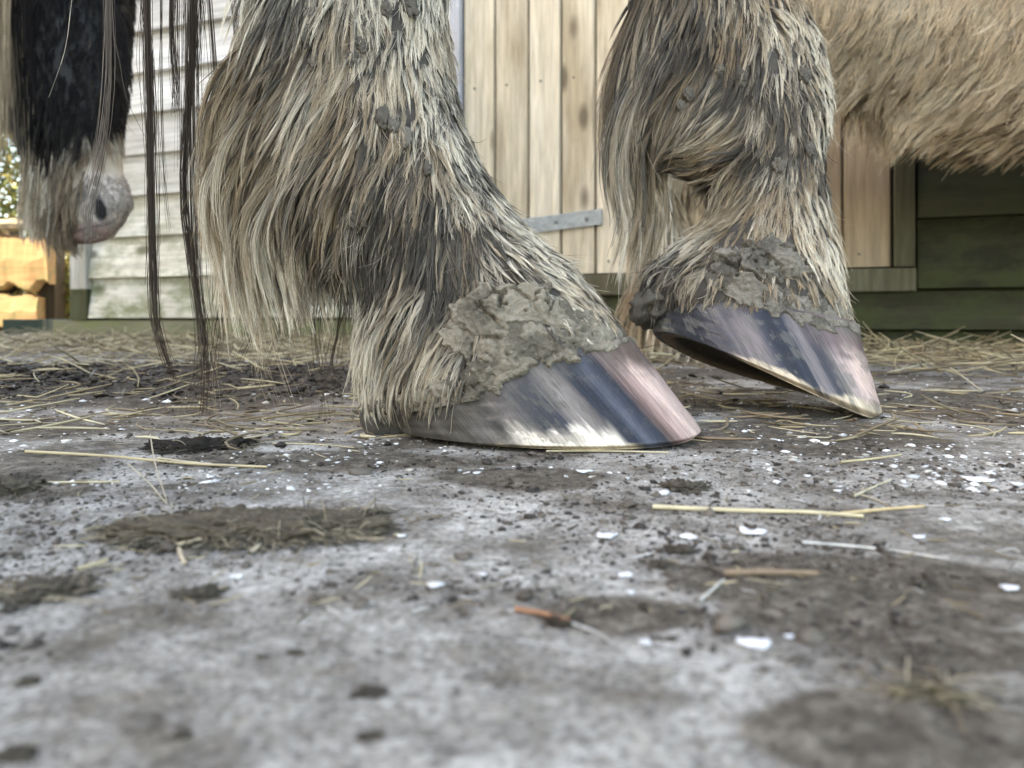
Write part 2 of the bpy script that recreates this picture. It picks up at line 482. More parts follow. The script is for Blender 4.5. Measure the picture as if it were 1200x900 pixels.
# leg rings as (front px,py,Z) (back px,py,Z) half depth
leg1_r = [((520, -1000, .50), (250, -1000, .50), .07), ((490, -700, .47), (270, -700, .47), .05), ((515, -300, .455), (330, -300, .455), .036), ((524, -100, .45), (318, -100, .45), .034),
          ((522, 0, .448), (300, 0, .452), .035), ((528, 80, .445), (288, 95, .453), .038), ((543, 150, .44), (292, 200, .455), .041),
          ((575, 215, .435), (345, 280, .458), .040), ((620, 272, .43), (412, 325, .458), .039), ((664, 312, .425), (428, 372, .46), .043),
          ((698, 350, .422), (432, 425, .46), .050), ((728, 390, .419), (442, 478, .458), .056), ((726, 402, .419), (450, 490, .458), .052)]
leg2_r = [((960, -900, .62), (720, -900, .62), .07), ((930, -600, .60), (740, -600, .60), .05), ((930, -300, .585), (775, -300, .585), .036), ((932, -100, .58), (762, -100, .58), .034),
          ((938, 0, .575), (748, 0, .58), .036), ((962, 60, .57), (735, 90, .58), .040), ((972, 125, .565), (752, 175, .575), .041),
          ((962, 190, .56), (822, 218, .572), .036), ((970, 240, .553), (828, 258, .57), .037), ((980, 290, .545), (790, 292, .568), .042),
          ((988, 335, .54), (758, 322, .567), .049), ((996, 378, .535), (752, 352, .567), .053), ((994, 388, .535), (760, 362, .567), .049)]
def conv(rs): return [(W(*a), W(*b), d) for a, b, d in rs]
L1 = loft(conv(leg1_r), 150, 72); L2 = loft(conv(leg2_r), 150, 72)
body = Acc()
skin = (0.05, 0.042, 0.035)
loft_mesh(body, L1, skin); loft_mesh(body, L2, skin)
def simple(rings, n=40, m=28):      # rings: (centre, radius_x_or_z vec, b)
    return loft([(np.array(c) + np.array(a), np.array(c) - np.array(a), b) for c, a, b in rings], n, m)
zt = 1.0
trunk = simple([((-0.32, .54, .98), (0, 0.001, .06), .05), ((-0.27, .54, .98), (0, .001, .2), .17), ((-0.12, .54, .98), (0, .001, .29), .25), ((.15, .54, .97), (0, .001, .30), .27),
                ((.5, .54, .93), (0, .001, .28), .29), ((.85, .54, .95), (0, .001, .29), .26), ((1.05, .54, 1.0), (0, .001, .27), .2), ((1.16, .54, 1.02), (0, .001, .16), .12)])
loft_mesh(body, trunk, skin)
neck = simple([((1.0, .54, 1.1), (.16, 0, .16), .13), ((1.2, .54, 1.3), (.13, 0, .13), .09), ((1.38, .54, 1.48), (.1, 0, .09), .075), ((1.45, .54, 1.52), (.05, 0, .05), .06)])
loft_mesh(body, neck, skin)
head = simple([((1.38, .54, 1.58), (.02, 0, .06), .05), ((1.45, .54, 1.52), (.05, 0, .11), .08), ((1.58, .54, 1.38), (.06, 0, .09), .07), ((1.72, .54, 1.2), (.05, 0, .06), .05), ((1.78, .54, 1.12), (.04, 0, .05), .05), ((1.8, .54, 1.08), (.02, 0, .02), .03)])
loft_mesh(body, head, skin)
thigh = lambda x, y: [((x + .02, y, 1.05), (.18, 0, 0.02), .09), ((x + .06, y, .85), (.15, 0, .02), .08)]
hock1 = L1[0].mean(0); hock2 = L2[0].mean(0)
for hk, y in ((hock1, .44), (hock2, .64)):
    th_ = simple([((-0.02, y, 1.1), (.2, 0, .02), .1), ((0.0, y, .9), (.17, 0, .02), .1), ((hk[0] * .6, hk[1] * .6 + y * .4, .76), (.09, 0, .01), .07), ((hk[0], hk[1], hk[2] - .06), (.06, 0, .0), .05)])
    loft_mesh(body, th_, skin)
for y in (.44, .66):
    fl = simple([((1.0, y, 1.0), (.1, 0, 0), .08), ((1.0, y, .7), (.07, 0, 0), .06), ((1.0, y, .48), (.05, 0, 0), .05), ((1.0, y, .42), (.05, 0, 0), .048), ((.98, y, .2), (.035, 0, 0), .035), ((.98, y, .13), (.05, 0, 0), .045), ((1.01, y, .08), (.055, 0, 0), .05), ((1.02, y, .055), (.06, 0, 0), .055)])
    loft_mesh(body, fl, skin)
bo = body.build('body', M_SKIN, horse, smooth=True)
rm = bo.modifiers.new('blend', 'REMESH'); rm.mode = 'VOXEL'; rm.voxel_size = 0.006; rm.use_smooth_shade = True
# the voxel remesh drops attributes, so the body coat takes its own plain colour
mb, ntb, bb = new_mat('wet_muddy_skin'); vv = coords(ntb, (1, 1, 1))
ntb.links.new(ramp(ntb, noise(ntb, vv, 120, 5, .6), [(0.3, (0.028, 0.023, 0.019)), (0.7, (0.075, 0.064, 0.052))]), bb.inputs['Base Color']); bb.inputs['Roughness'].default_value = .85
bo.data.materials[0] = mb
B1 = bvh_from(L1); B2 = bvh_from(L2)

# ---- hooves
def make_hoof(cor, sole, b0, b1, colfun, name='hoof', squash=0.16, nv=170, nth=1000, roll=0.0):
    """cor/sole: (F,B) world points. Wall flares from coronet to the bearing edge"""
    th = np.linspace(0, 2 * np.pi, nth, endpoint=False)
    vs = np.linspace(0, 1, nv)
    Fp = np.array([cor[0] * (1 - v) + sole[0] * v for v in vs]); Bp = np.array([cor[1] * (1 - v) + sole[1] * v for v in vs])
    bb = b0 + (b1 - b0) * vs ** 0.9
    P = ring_pts(Fp, Bp, bb, th, 2.25)
    # heel narrower than toe
    ax = (Fp - Bp); L = np.linalg.norm(ax, axis=1)
    lat = np.stack([-ax[:, 1], ax[:, 0], 0 * L], 1); lat *= np.where(lat[:, 1] < 0, -1, 1)[:, None]; lat /= np.linalg.norm(lat, axis=1)[:, None]
    C = (Fp + Bp) / 2
    s = ((P - C[:, None]) * lat[:, None]).sum(2); u = ((P - C[:, None]) * (ax / L[:, None])[:, None]).sum(2) / (L[:, None] / 2)
    k = -squash * np.clip(-u, 0, 1) ** 1.5
    P += lat[:, None] * (s * k)[..., None]
    # slight growth rings and rounded bearing edge
    cen = C[:, None]
    wob = 0.00012 * np.sin(vs * 31 + 1.0)[:, None] * np.ones(nth)[None] + 0.0007 * (fbm(np.cos(th)[None] * 6 + 9, np.sin(th)[None] * 6 + 9, vs[:, None] * 5, 3, 5) - .5)
    edge = -0.0055 * sstep(0.92, 1.0, vs)[:, None] ** 2 * np.ones(nth)[None]
    dirr = P - cen; dirr[..., 2] = 0; dirr /= np.linalg.norm(dirr, axis=2, keepdims=True) + 1e-9
    P += dirr * (wob + edge)[..., None]
    if roll:
        us = (1 - u / (np.abs(u).max() + 1e-9)) * .5
        P[..., 2] -= roll * s / np.abs(s).max() * np.clip(us * 1.15, 0, 1) ** .7 * vs[:, None] 
    q, _ = proj(P[-2]); 
    colr = colfun(np.broadcast_to(q[None], (nv, nth)), np.broadcast_to(vs[:, None], (nv, nth)), P)
    qx, qy = proj(P)
    U = np.stack([(qx + (500 - qy) * .75) / 700 + np.where(np.sin(th) > 0, 3.0, 0)[None], np.broadcast_to(vs[:, None], (nv, nth))], -1).reshape(-1, 2)
    o = mesh_np(name, P.reshape(-1, 3), grid_faces(nv, nth), M_HOOF, colr.reshape(-1, 3), True, horse, uv=U)
    # sole : concave plate closing the underside
    rim = P[-1]; c0 = rim.mean(0)
    up = np.array([0, 0, 1.0]); 
    rings = []
    for k in range(12):
        f = k / 11
        r = rim * (1 - f) + c0 * f
        r = r + (cor[0] * .5 + cor[1] * .5 - c0)[None] * (0.16 * sstep(0.06, .3, f)) + np.zeros((nth, 3))
        rings.append(r)
    R_ = np.array(rings)
    cs = np.where((np.arange(12) < 2)[:, None, None], np.array([0.20, 0.16, 0.11]), np.array([0.05, 0.042, 0.033])) * np.ones((12, nth, 1))
    mesh_np('hoof_sole', R_.reshape(-1, 3), grid_faces(12, nth), M_SOLE, cs.reshape(-1, 3), True, o) 
    so = [c for c in bpy.data.objects if c.parent == o][-1]
    return o, P

def interp_col(x, stops):
    xs = [s[0] for s in stops]; cs = np.array([s[1] for s in stops])
    return np.stack([np.interp(x, xs, cs[:, i]) for i in range(3)], -1)
SL = (0.024, 0.026, 0.034); SLM = (0.062, 0.058, 0.070); MAU = (0.155, 0.13, 0.118); PINK = (0.58, 0.42, 0.36); GRY = (0.16, 0.155, 0.15); BRN = (0.15, 0.10, 0.085); CRM = (0.78, 0.66, 0.47)
def hcol1(q, v, P):
    px, py = proj(P); q = px + (522 - py) * .90
    n = fbm(q / 5.0, v * 1.2, 0, 4, 21); n2 = fbm(q / 30.0, v * 3, 3, 4, 22); n3 = fbm(q / 14, v * 7, 1, 4, 23)
    fine = fbm(q / 1.6, v * 2.5, 7, 3, 24); n3 = n3 * .8 + .2 * fine
    qq = q + (n - .5) * 7 + (n3 - .5) * 5 + (fine - .5) * 5
    c = interp_col(qq, [(450, GRY), (540, (.13, .125, .12)), (585, (.12, .11, .115)), (600, SL), (610, SL), (620, (.17, .145, .14)), (646, SLM), (656, SL), (688, (.035, .036, .048)), (698, (.18, .155, .14)), (714, (.22, .19, .17)), (728, MAU), (738, SL), (752, (.030, .033, .045)), (766, (.085, .092, .115)), (776, (.045, .048, .065)), (786, SL), (794, (.14, .09, .08)), (808, (.33, .22, .20)), (822, PINK), (850, (.42, .30, .27))])  # the dark band carries a bluish highlight painted into the horn colour
    t = sstep(786, 800, q + (n3 - .5) * 14) * (1 - sstep(.20, .42, v + (n3 - .5) * .3))
    c = c * (1 - t[..., None]) + np.array([0.15, 0.105, 0.09]) * t[..., None]
    w = sstep(.66, .84, v + (n - .5) * .16 + (n2 - .5) * .5) * sstep(575, 630, q) * (1 - sstep(728, 742, q))
    c = c * (1 - w[..., None]) + np.array([.66, .58, .48]) * w[..., None]
    w2 = sstep(.92, .97, v + (n3 - .5) * .08) * sstep(500, 560, q) * (1 - sstep(735, 760, q))
    c = c * (1 - .8 * w2[..., None]) + np.array((.62, .50, .34)) * .8 * w2[..., None]
    m = (1 - sstep(530, 650, px + (n3 - .5) * 150)) * .92
    m = np.maximum(m, sstep(.50, .58, n3) * .6 * (1 - sstep(640, 740, px)))
    m = np.maximum(m, (1 - sstep(.05, .3, v + (n3 - .5) * .5)) * .6 * (1 - sstep(640, 720, px)))
    c = c * (1 - m[..., None]) + np.array([.085, .076, .063]) * (.35 + 1.3 * n3[..., None]) * m[..., None]
    c = c * np.interp(c.mean(-1), [0, .08, .3, .6], [.7, .8, 1.0, 1.18])[..., None]
    return c * (0.72 + 0.56 * n[..., None]) * (.8 + .4 * fine[..., None])
def hcol2(q, v, P):
    px, py = proj(P); q = px + (490 - py) * .52
    n = fbm(q / 4, v * 1.2, 0, 4, 31); n2 = fbm(q / 28, v * 3, 3, 4, 32); n3 = fbm(q / 12, v * 7, 1, 4, 33)
    fine = fbm(q / 1.5, v * 2.5, 7, 3, 34); n3 = n3 * .8 + .2 * fine
    qq = q + (n - .5) * 6 + (n3 - .5) * 5 + (fine - .5) * 4
    c = interp_col(qq, [(780, (.05, .05, .055)), (870, SL), (900, SLM), (915, (.17, .14, .14)), (935, (.21, .17, .165)), (948, SLM), (956, SL), (976, (.032, .035, .046)), (984, (.20, .17, .17)), (990, (.20, .17, .17)), (996, SLM), (1004, (.07, .06, .07)), (1010, MAU), (1018, (.36, .27, .25)), (1034, PINK), (1064, (.40, .29, .27))])
    f = (1 - sstep(.25, .5, v + (n3 - .5) * .35)) * sstep(985, 1005, q)
    c = c * (1 - f[..., None] * .85) + np.array([.12, .085, .085]) * f[..., None] * .85
    w = sstep(.86, .93, v + (n3 - .5) * .14 + (n2 - .5) * .3) * sstep(850, 880, px) 
    c = c * (1 - w[..., None]) + np.array([.50, .40, .29]) * w[..., None]
    d = (1 - sstep(.1, .4, v + (n3 - .5) * .4)) * .7 * (1 - sstep(860, 960, px))
    c = c * (1 - d[..., None]) + np.array([.035, .037, .048]) * d[..., None]
    m = sstep(.55, .62, n3) * .5
    c = c * (1 - m[..., None]) + np.array([.15, .138, .118]) * m[..., None]
    c = c * np.interp(c.mean(-1), [0, .08, .3, .6], [.7, .8, 1.0, 1.18])[..., None]
    return c * (0.72 + 0.56 * n[..., None]) * (.8 + .4 * fine[..., None])
z0 = 0.0012
def gpt(px, Z): p = W(px, 0, Z); p[2] = z0; return p
hoof1, HP1 = make_hoof((W(737, 394, .418), W(452, 478, .458)), (gpt(826, .404), gpt(478, .462)), .054, .068, hcol1)
hoof2, HP2 = make_hoof((W(1001, 377, .534), W(759, 338, .567)), (W(1036, 489, .507), W(768, 398, .567)), .052, .062, hcol2, roll=.014)
for hx, hy in ((1.02, .44), (1.02, .66)):
    cF = np.array([hx + .06, hy, .075]); cB = np.array([hx - .06, hy, .05])
    make_hoof((cF, cB), (np.array([hx + .11, hy, z0]), np.array([hx - .05, hy, z0])), .052, .062, lambda q, v, P: np.ones(q.shape + (3,)) * np.array(SLM), nv=20, nth=60)

# heel bulb of the raised hoof and of the flat hoof
def blob(name, c, r, col, mat, parent, seed=0, amp=.15, fr=2.0, sub=4, rot=None, **k):
    bm = bmesh.new(); bmesh.ops.create_icosphere(bm, subdivisions=sub, radius=1)
    V = np.array([v.co[:] for v in bm.verts]); Fc = np.array([[v.index for v in f.verts] for f in bm.faces]); bm.free()
    d = 1 + amp * (fbm(V[:, 0] * fr + 7 + seed, V[:, 1] * fr + 3, V[:, 2] * fr + 5, 4, seed) - .5) * 2
    V = V * d[:, None] * np.array(r)
    if rot is not None: V = V @ np.array(Matrix.Rotation(rot, 3, 'Y')).T
    if parent is None: return mesh_np(name, V, Fc, mat, np.array(col), True, None, loc=Vector(c), **k)
    return mesh_np(name, V + np.array(c), Fc, mat, np.array(col), True, parent, **k)
blob('heel_bulb', W(468, 484, .455), (.021, .036, .021), (.10, .092, .08), M_MUD, horse, 3, .12)
blob('heel_bulb', W(768, 354, .566), (.0145, .036, .020), (.12, .108, .088), M_MUD, horse, 5, .4, 3.5, rot=.7)

# ---- dried mud crusts round the coronets
def worley(X, Y, Z, sc, seed):
    x, y, z = X * sc, Y * sc, Z * sc
    ix, iy, iz = [np.floor(q).astype(np.int64) for q in (x, y, z)]
    f1 = np.full(x.shape, 9.0); f2 = np.full(x.shape, 9.0); cid = np.zeros(x.shape)
    for a in (-1, 0, 1):
        for b in (-1, 0, 1):
            for c in (-1, 0, 1):
                jx, jy, jz = ix + a, iy + b, iz + c
                h = _hash(jx, jy, jz, seed + 3)
                d = np.sqrt((jx + _hash(jx, jy, jz, seed) - x) ** 2 + (jy + _hash(jx, jy, jz, seed + 1) - y) ** 2 + (jz + _hash(jx, jy, jz, seed + 2) - z) ** 2)
                m = d < f1
                f2 = np.where(m, f1, np.minimum(f2, d)); cid = np.where(m, h, cid); f1 = np.where(m, d, f1)
    return f1, f2, cid
def crust(P, s0, s1, maskf, thick, col, name='mud_crust', up=6, seed=1, far=True):
    n, m = P.shape[:2]
    # resample finely
    si = np.linspace(s0, s1, 260); i0 = np.clip(np.floor(si).astype(int), 0, n - 2); f = (si - i0)[:, None, None]
    Q = P[i0] * (1 - f) + P[i0 + 1] * f
    tj = np.linspace(0, m, 760, endpoint=False); j0 = np.floor(tj).astype(int); g = (tj - j0)[None, :, None]
    Q = Q[:, j0 % m] * (1 - g) + Q[:, (j0 + 1) % m] * g
    a = np.gradient(Q, axis=0); b = np.roll(Q, -1, 1) - np.roll(Q, 1, 1)
    nr = np.cross(b, a); nr /= np.linalg.norm(nr, axis=2, keepdims=True) + 1e-9
    C = Q.mean(1, keepdims=True)
    nr *= np.where(((Q - C) * nr).sum(2) < 0, -1, 1)[..., None]
    px, py = proj(Q)
    mk, th = maskf(px, py)
    e = fbm(Q[..., 0] * 160, Q[..., 1] * 160, Q[..., 2] * 160, 4, seed)
    e2 = fbm(Q[..., 0] * 420, Q[..., 1] * 420, Q[..., 2] * 420, 4, seed + 9)
    big = fbm(Q[..., 0] * 60, Q[..., 1] * 60, Q[..., 2] * 60, 3, seed + 4)
    wq = (e - .5)[..., None] * .022 + (e2 - .5)[..., None] * .004
    f1, f2, cid = worley(Q[..., 0] + wq[..., 0], Q[..., 1], Q[..., 2] - wq[..., 0] * .8, 68, seed)
    plate = sstep(.02, .13, f2 - f1)
    lump = sstep(.75, 1.5, th)                      # plates only where the mud is thick
    plate = 1 - (1 - plate) * np.clip(.25 + lump, 0, 1) * sstep(.35, .55, fbm(Q[..., 0] * 90, Q[..., 1] * 90, Q[..., 2] * 90, 2, seed + 31))
    mm = sstep(.44, .60, mk + (e - .5) * 1.5 + (cid - .5) * .45 * lump + (big - .5) * .5)
    h = mm * (thick * th * (0.25 + .45 * cid * lump + .7 * e + .7 * big) * (.25 + .75 * plate) + 0.0032 * (e2 - .5)) - (1 - mm) * 0.004
    Q = Q + nr * h[..., None]
    dry = sstep(.35, .65, big + (cid - .5) * .4 + (e2 - .5) * .4)[..., None]
    c = (np.array(col)[None, None] * (1.12 * dry + .55 * (1 - dry))) * (0.7 + 0.6 * e[..., None])
    return mesh_np(name, Q.reshape(-1, 3), grid_faces(260, 760), M_MUD, c.reshape(-1, 3), True, horse)
def poly_mask(pts, soft=10):
    pts = np.array(pts, float)
    def f(px, py):
        x, y = px.ravel(), py.ravel(); ins = np.zeros(len(x), bool); dm = np.full(len(x), 1e9)
        for i in range(len(pts)):
            a, b = pts[i], pts[(i + 1) % len(pts)]
            cond = ((a[1] > y) != (b[1] > y)) & (x < (b[0] - a[0]) * (y - a[1]) / (b[1] - a[1] + 1e-9) + a[0])
            ins ^= cond
            ab = b - a; t = np.clip(((x - a[0]) * ab[0] + (y - a[1]) * ab[1]) / (ab @ ab), 0, 1)
            dm = np.minimum(dm, np.hypot(x - a[0] - t * ab[0], y - a[1] - t * ab[1]))
        s = np.where(ins, dm, -dm)
        return np.clip(.5 + s / soft / 2, 0, 1).reshape(px.shape)
    return f
pm1 = poly_mask([(508, 395), (530, 358), (572, 334), (640, 335), (652, 352), (700, 362), (728, 385), (745, 400), (700, 410), (640, 424), (600, 444), (560, 462), (500, 472), (430, 480), (425, 500), (500, 500), (770, 420), (760, 380), (730, 372), (690, 362), (640, 352), (560, 372), (545, 420), (490, 445)], 10)
pm1 = poly_mask([(520, 392), (530, 358), (572, 334), (640, 336), (655, 356), (705, 366), (738, 386), (750, 402), (700, 412), (640, 428), (600, 448), (560, 474), (470, 500), (420, 500), (440, 468), (500, 455), (545, 430)], 10)
pm2 = poly_mask([(815, 330), (838, 322), (830, 306), (842, 290), (878, 286), (905, 276), (938, 300), (946, 320), (905, 334), (925, 345), (1010, 350), (1012, 392), (930, 376), (880, 362), (845, 344)], 9)
def mf1(px, py):
    th = 1 + 1.1 * np.exp(-((px - 575) ** 2 + (py - 358) ** 2) / 900) + 1.3 * np.exp(-((px - 632) ** 2 + (py - 352) ** 2) / 260) + .6 * np.exp(-((px - 600) ** 2 + (py - 400) ** 2) / 900)
    th = th - .55 * sstep(680, 720, px)
    return pm1(px, py), th
def mf2(px, py):
    th = .38 + 2.0 * np.exp(-((px - 880) ** 2 + (py - 308) ** 2) / 900) + 1.5 * np.exp(-((px - 925) ** 2 + (py - 306) ** 2) / 300) + .8 * np.exp(-((px - 840) ** 2 + (py - 308) ** 2) / 200)
    return pm2(px, py), th
# crusts sit on the leg loft extended over the first part of the hoof wall
def resamp(P, m):
    tj = np.linspace(0, P.shape[1], m, endpoint=False); j0 = np.floor(tj).astype(int); g = (tj - j0)[None, :, None]
    return P[:, j0 % P.shape[1]] * (1 - g) + P[:, (j0 + 1) % P.shape[1]] * g
E1 = np.concatenate([L1[:-6], resamp(HP1, 72)[5:53:5] ]); E2 = np.concatenate([L2[:-6], resamp(HP2, 72)[5:53:5]])
crust(E1, 100, len(E1) - 1.001, mf1, .0023, (.22, .192, .148), seed=2)
crust(E2, 100, len(E2) - 1.001, mf2, .0029, (.185, .165, .135), seed=8)

# small dried mud lumps caught in the coat
def lumps(spots, parent, bv, name='mud_lump'):
    for (x, y, Z, r) in spots:
        p = W(x, y, Z); hit = bv.ray_cast(Vector((0, 0, H)), (Vector(p) - Vector((0, 0, H))).normalized())
        if hit[0] is None: continue
        c = np.array(hit[0]) + np.array(hit[1]) * .0034
        s = r * .44
        blob(name, c, (s, s * .45, s * 1.5), np.array([.145, .13, .108]) * random.uniform(.7, 1.15), M_MUD, parent, random.randint(0, 999), 1.0, 2.2, 4, rot=random.uniform(-.5, .5))
lumps([(366, 22, .45, .006), (364, 48, .45, .007), (372, 75, .45, .006), (424, 55, .45, .006), (414, 72, .45, .006), (478, 8, .45, .009), (452, 14, .45, .006), (448, 140, .45, .007), (474, 165, .45, .007), (425, 250, .45, .009), (500, 200, .45, .005), (460, 150, .45, .006), (418, 258, .45, .007)], horse, B1)
lumps([(912, 195, .56, .008), (843, 85, .56, .006), (783, 44, .56, .006), (800, 125, .56, .006), (940, 90, .56, .008), (945, 175, .56, .006), (808, 112, .56, .007), (790, 62, .56, .006), (868, 92, .56, .008)], horse, B2)

# ---- coat of the two legs: locks grown along a flow field
# px, py, dx, dy, length_px, mud, lift, gravity
C1 = [(250, 20, -.5, .85, 80, .35, .35, .3), (350, 20, -.3, 1, 66, .5, .2, .2), (450, 20, 0, 1, 34, .35, .08, 0), (515, 40, .05, 1, 24, .3, .06, 0),
      (250, 120, -.8, .6, 100, .22, .65, .6), (350, 130, -.45, .9, 80, .38, .25, .3), (450, 100, -.05, 1, 36, .12, .08, 0), (490, 150, .05, 1, 30, .10, .08, 0), (528, 120, .12, 1, 24, .5, .08, 0),
      (300, 200, -.65, .75, 110, .25, .4, .6), (390, 200, -.55, .85, 76, .55, .25, .3), (470, 200, -.2, 1, 46, .65, .12, .1), (555, 220, .45, .9, 26, .5, .07, 0),
      (400, 265, -.5, .85, 66, .75, .2, .4), (490, 260, -.15, 1, 46, .95, .12, .1), (560, 275, .2, 1, 36, .85, .1, 0), (610, 280, .6, .8, 26, .3, .07, 0),
      (440, 320, -.3, .95, 42, .8, .15, .2), (540, 320, .1, 1, 38, .9, .1, .1), (660, 325, .7, .7, 24, .3, .07, 0), (705, 370, .5, .8, 18, .5, .06, 0), (610, 320, .45, .9, 30, .6, .08, 0),
      (470, 365, -.6, .8, 58, .15, .35, .3), (436, 380, -.45, .9, 50, .1, .3, .3), (440, 420, -.35, .95, 46, .15, .3, .4), (500, 400, -.45, .9, 44, .3, .2, .2), (440, 470, .1, 1, 26, .5, .2, .3)]
C2 = [(735, 20, -.2, .95, 80, .6, .2, .2), (800, 20, -.25, 1, 66, .8, .15, .1), (860, 20, .0, 1, 50, .55, .1, .1), (925, 20, .15, 1, 26, .15, .07, 0),
      (745, 120, -.5, .85, 90, .35, .3, .4), (820, 110, -.6, .8, 72, .5, .22, .3), (880, 90, -.2, 1, 46, .7, .12, 0), (920, 120, .1, 1, 34, .6, .08, 0), (965, 100, .1, 1, 24, .35, .06, 0),
      (755, 175, -.4, .9, 70, .35, .25, .5), (800, 190, -.85, .4, 30, .5, .08, .0), (850, 170, -.8, .5, 48, .3, .12, .0), (905, 170, -.35, 1, 36, .6, .08, 0), (955, 180, .05, 1, 28, .8, .07, 0),
      (860, 225, -.7, .7, 36, .25, .1, 0), (950, 240, .1, 1, 28, .15, .07, 0), (820, 265, -.8, .4, 34, .3, .12, 0), (900, 260, -.2, 1, 32, .2, .08, 0),
      (970, 290, .3, .95, 34, .05, .1, .1), (785, 305, -.5, .8, 30, .5, .15, .2), (850, 305, -.25, 1, 26, .25, .1, 0), (985, 345, .15, 1, 22, .1, .08, .1), (930, 325, .1, 1, 22, .3, .07, 0), (760, 330, -.2, 1, 20, .8, .1, 0)]
def root_pts(P, n, pymin, s1, maskf, nearbias=.62):
    p = sample_surface(P, n * 3, 0, s1)
    px, py = proj(p)
    mk = maskf(px, py)
    Zc = np.median(p[:, 1])
    cz = P[:, :, 1].mean(1); 
    keep = (py > pymin) & (rng.random(len(p)) > mk * .84 - .05)
    near_ = p[:, 1] < Zc + .006
    keep &= near_ | (rng.random(len(p)) < .45)
    p = p[keep]
    return p[:n]
r1 = root_pts(L1, 5600, -110, -8, pm1); r2 = root_pts(L2, 4200, -90, -8, pm2)
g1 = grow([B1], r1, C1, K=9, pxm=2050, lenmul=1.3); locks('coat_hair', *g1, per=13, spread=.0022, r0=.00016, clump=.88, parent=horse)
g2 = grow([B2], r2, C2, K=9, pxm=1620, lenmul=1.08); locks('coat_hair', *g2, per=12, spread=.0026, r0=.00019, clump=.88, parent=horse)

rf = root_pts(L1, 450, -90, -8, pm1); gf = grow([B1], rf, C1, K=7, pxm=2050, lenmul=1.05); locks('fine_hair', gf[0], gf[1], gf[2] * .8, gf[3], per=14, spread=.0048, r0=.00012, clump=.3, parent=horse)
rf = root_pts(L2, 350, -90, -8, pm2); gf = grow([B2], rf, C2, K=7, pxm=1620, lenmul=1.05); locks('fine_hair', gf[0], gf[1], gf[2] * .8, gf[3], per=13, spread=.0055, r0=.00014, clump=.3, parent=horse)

# ---- long feather hanging from the back of each fetlock
def feather(P, bv, n, boxf, ctrl, pxm, per, spread, name='feather_hair', K=12, r0=.00024, clump=.76):
    p = sample_surface(P, n * 40); px, py = proj(p)
    p = p[boxf(px, py)][:n]
    g = grow([bv], p, ctrl, K=K, pxm=pxm, wander=.16)
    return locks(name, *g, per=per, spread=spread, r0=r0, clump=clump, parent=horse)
CF1 = [(285, 60, -.6, .75, 140, .22, .35, 1.2), (300, 130, -.62, .7, 185, .12, .62, 1.5), (300, 200, -.62, .7, 180, .0, .62, 1.7), (345, 250, -.5, .8, 108, .06, .42, 1.6), (390, 290, -.6, .7, 56, .3, .3, 1.2),
       (230, 260, .02, 1, 200, .03, .05, 1), (300, 330, .0, 1, 200, .03, .0, 1), (340, 400, .0, 1, 200, .1, .0, 1), (240, 400, .04, 1, 200, .1, 0, 1), (400, 380, -.2, 1, 60, .2, 0, 1)]
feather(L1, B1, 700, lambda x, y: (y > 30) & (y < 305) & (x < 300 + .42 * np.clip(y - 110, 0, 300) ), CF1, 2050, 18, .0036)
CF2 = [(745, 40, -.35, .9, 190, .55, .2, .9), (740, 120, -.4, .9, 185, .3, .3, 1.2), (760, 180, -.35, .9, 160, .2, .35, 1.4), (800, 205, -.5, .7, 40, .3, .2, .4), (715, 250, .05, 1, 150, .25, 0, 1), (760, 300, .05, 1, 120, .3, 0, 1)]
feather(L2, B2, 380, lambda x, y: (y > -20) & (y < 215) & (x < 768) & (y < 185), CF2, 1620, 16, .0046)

# ---- tail
tl = []
TD = (.06, .044, .034)
def T(path, n, sp, r=.00022, c=TD, **k):
    k.setdefault('fray', .9); tl.append(free_lock(path, n, sp, r, c, **k))
T([(150, -1700, .50), (168, -900, .46), (165, -300, .45), (172, 0, .445), (176, 120, .445), (178, 240, .445), (180, 330, .445), (184, 385, .445), (205, 445, .45)], 60, .0010, tipspread=1.6)
T([(170, -1700, .50), (160, -700, .46), (166, -200, .45), (168, 0, .45), (174, 90, .45), (178, 200, .45), (176, 330, .45)], 26, .0018)
T([(180, -1700, .50), (205, -600, .47), (203, -100, .455), (202, 30, .455), (206, 100, .455), (205, 130, .455)], 36, .0012)
T([(180, -1700, .50), (195, -600, .47), (190, -100, .455), (188, 60, .46), (190, 150, .46), (194, 220, .46), (199, 268, .46)], 8, .0009, r=.00018)
T([(200, -1700, .51), (228, -600, .48), (224, -100, .47), (226, 60, .475), (216, 170, .475), (217, 260, .475), (232, 350, .475), (242, 430, .475), (238, 485, .475)], 44, .0012, c=(.075, .058, .045))
T([(200, -1700, .51), (240, -600, .48), (238, -100, .47), (232, 20, .475), (226, 110, .475)], 36, .0020)
T([(190, -1700, .51), (215, -600, .48), (214, -100, .47), (214, 20, .475), (214, 200, .475)], 16, .0016)
T([(130, -1700, .50), (118, -600, .44), (124, -100, .43), (127, 30, .43), (126, 110, .43), (117, 185, .43), (104, 240, .43), (101, 282, .43)], 26, .0009, r=.0002, c=(.17, .14, .115), tipspread=2.2)
T([(130, -1700, .50), (125, -300, .45), (130, 0, .445), (140, 70, .445), (150, 120, .445), (172, 165, .445)], 3, .0009, r=.00014, c=(.12, .1, .09))
T([(100, -600, .42), (95, -100, .42), (84, 0, .42), (76, 60, .42), (56, 119, .42)], 2, .0002, r=.00020, c=(.45, .4, .33))
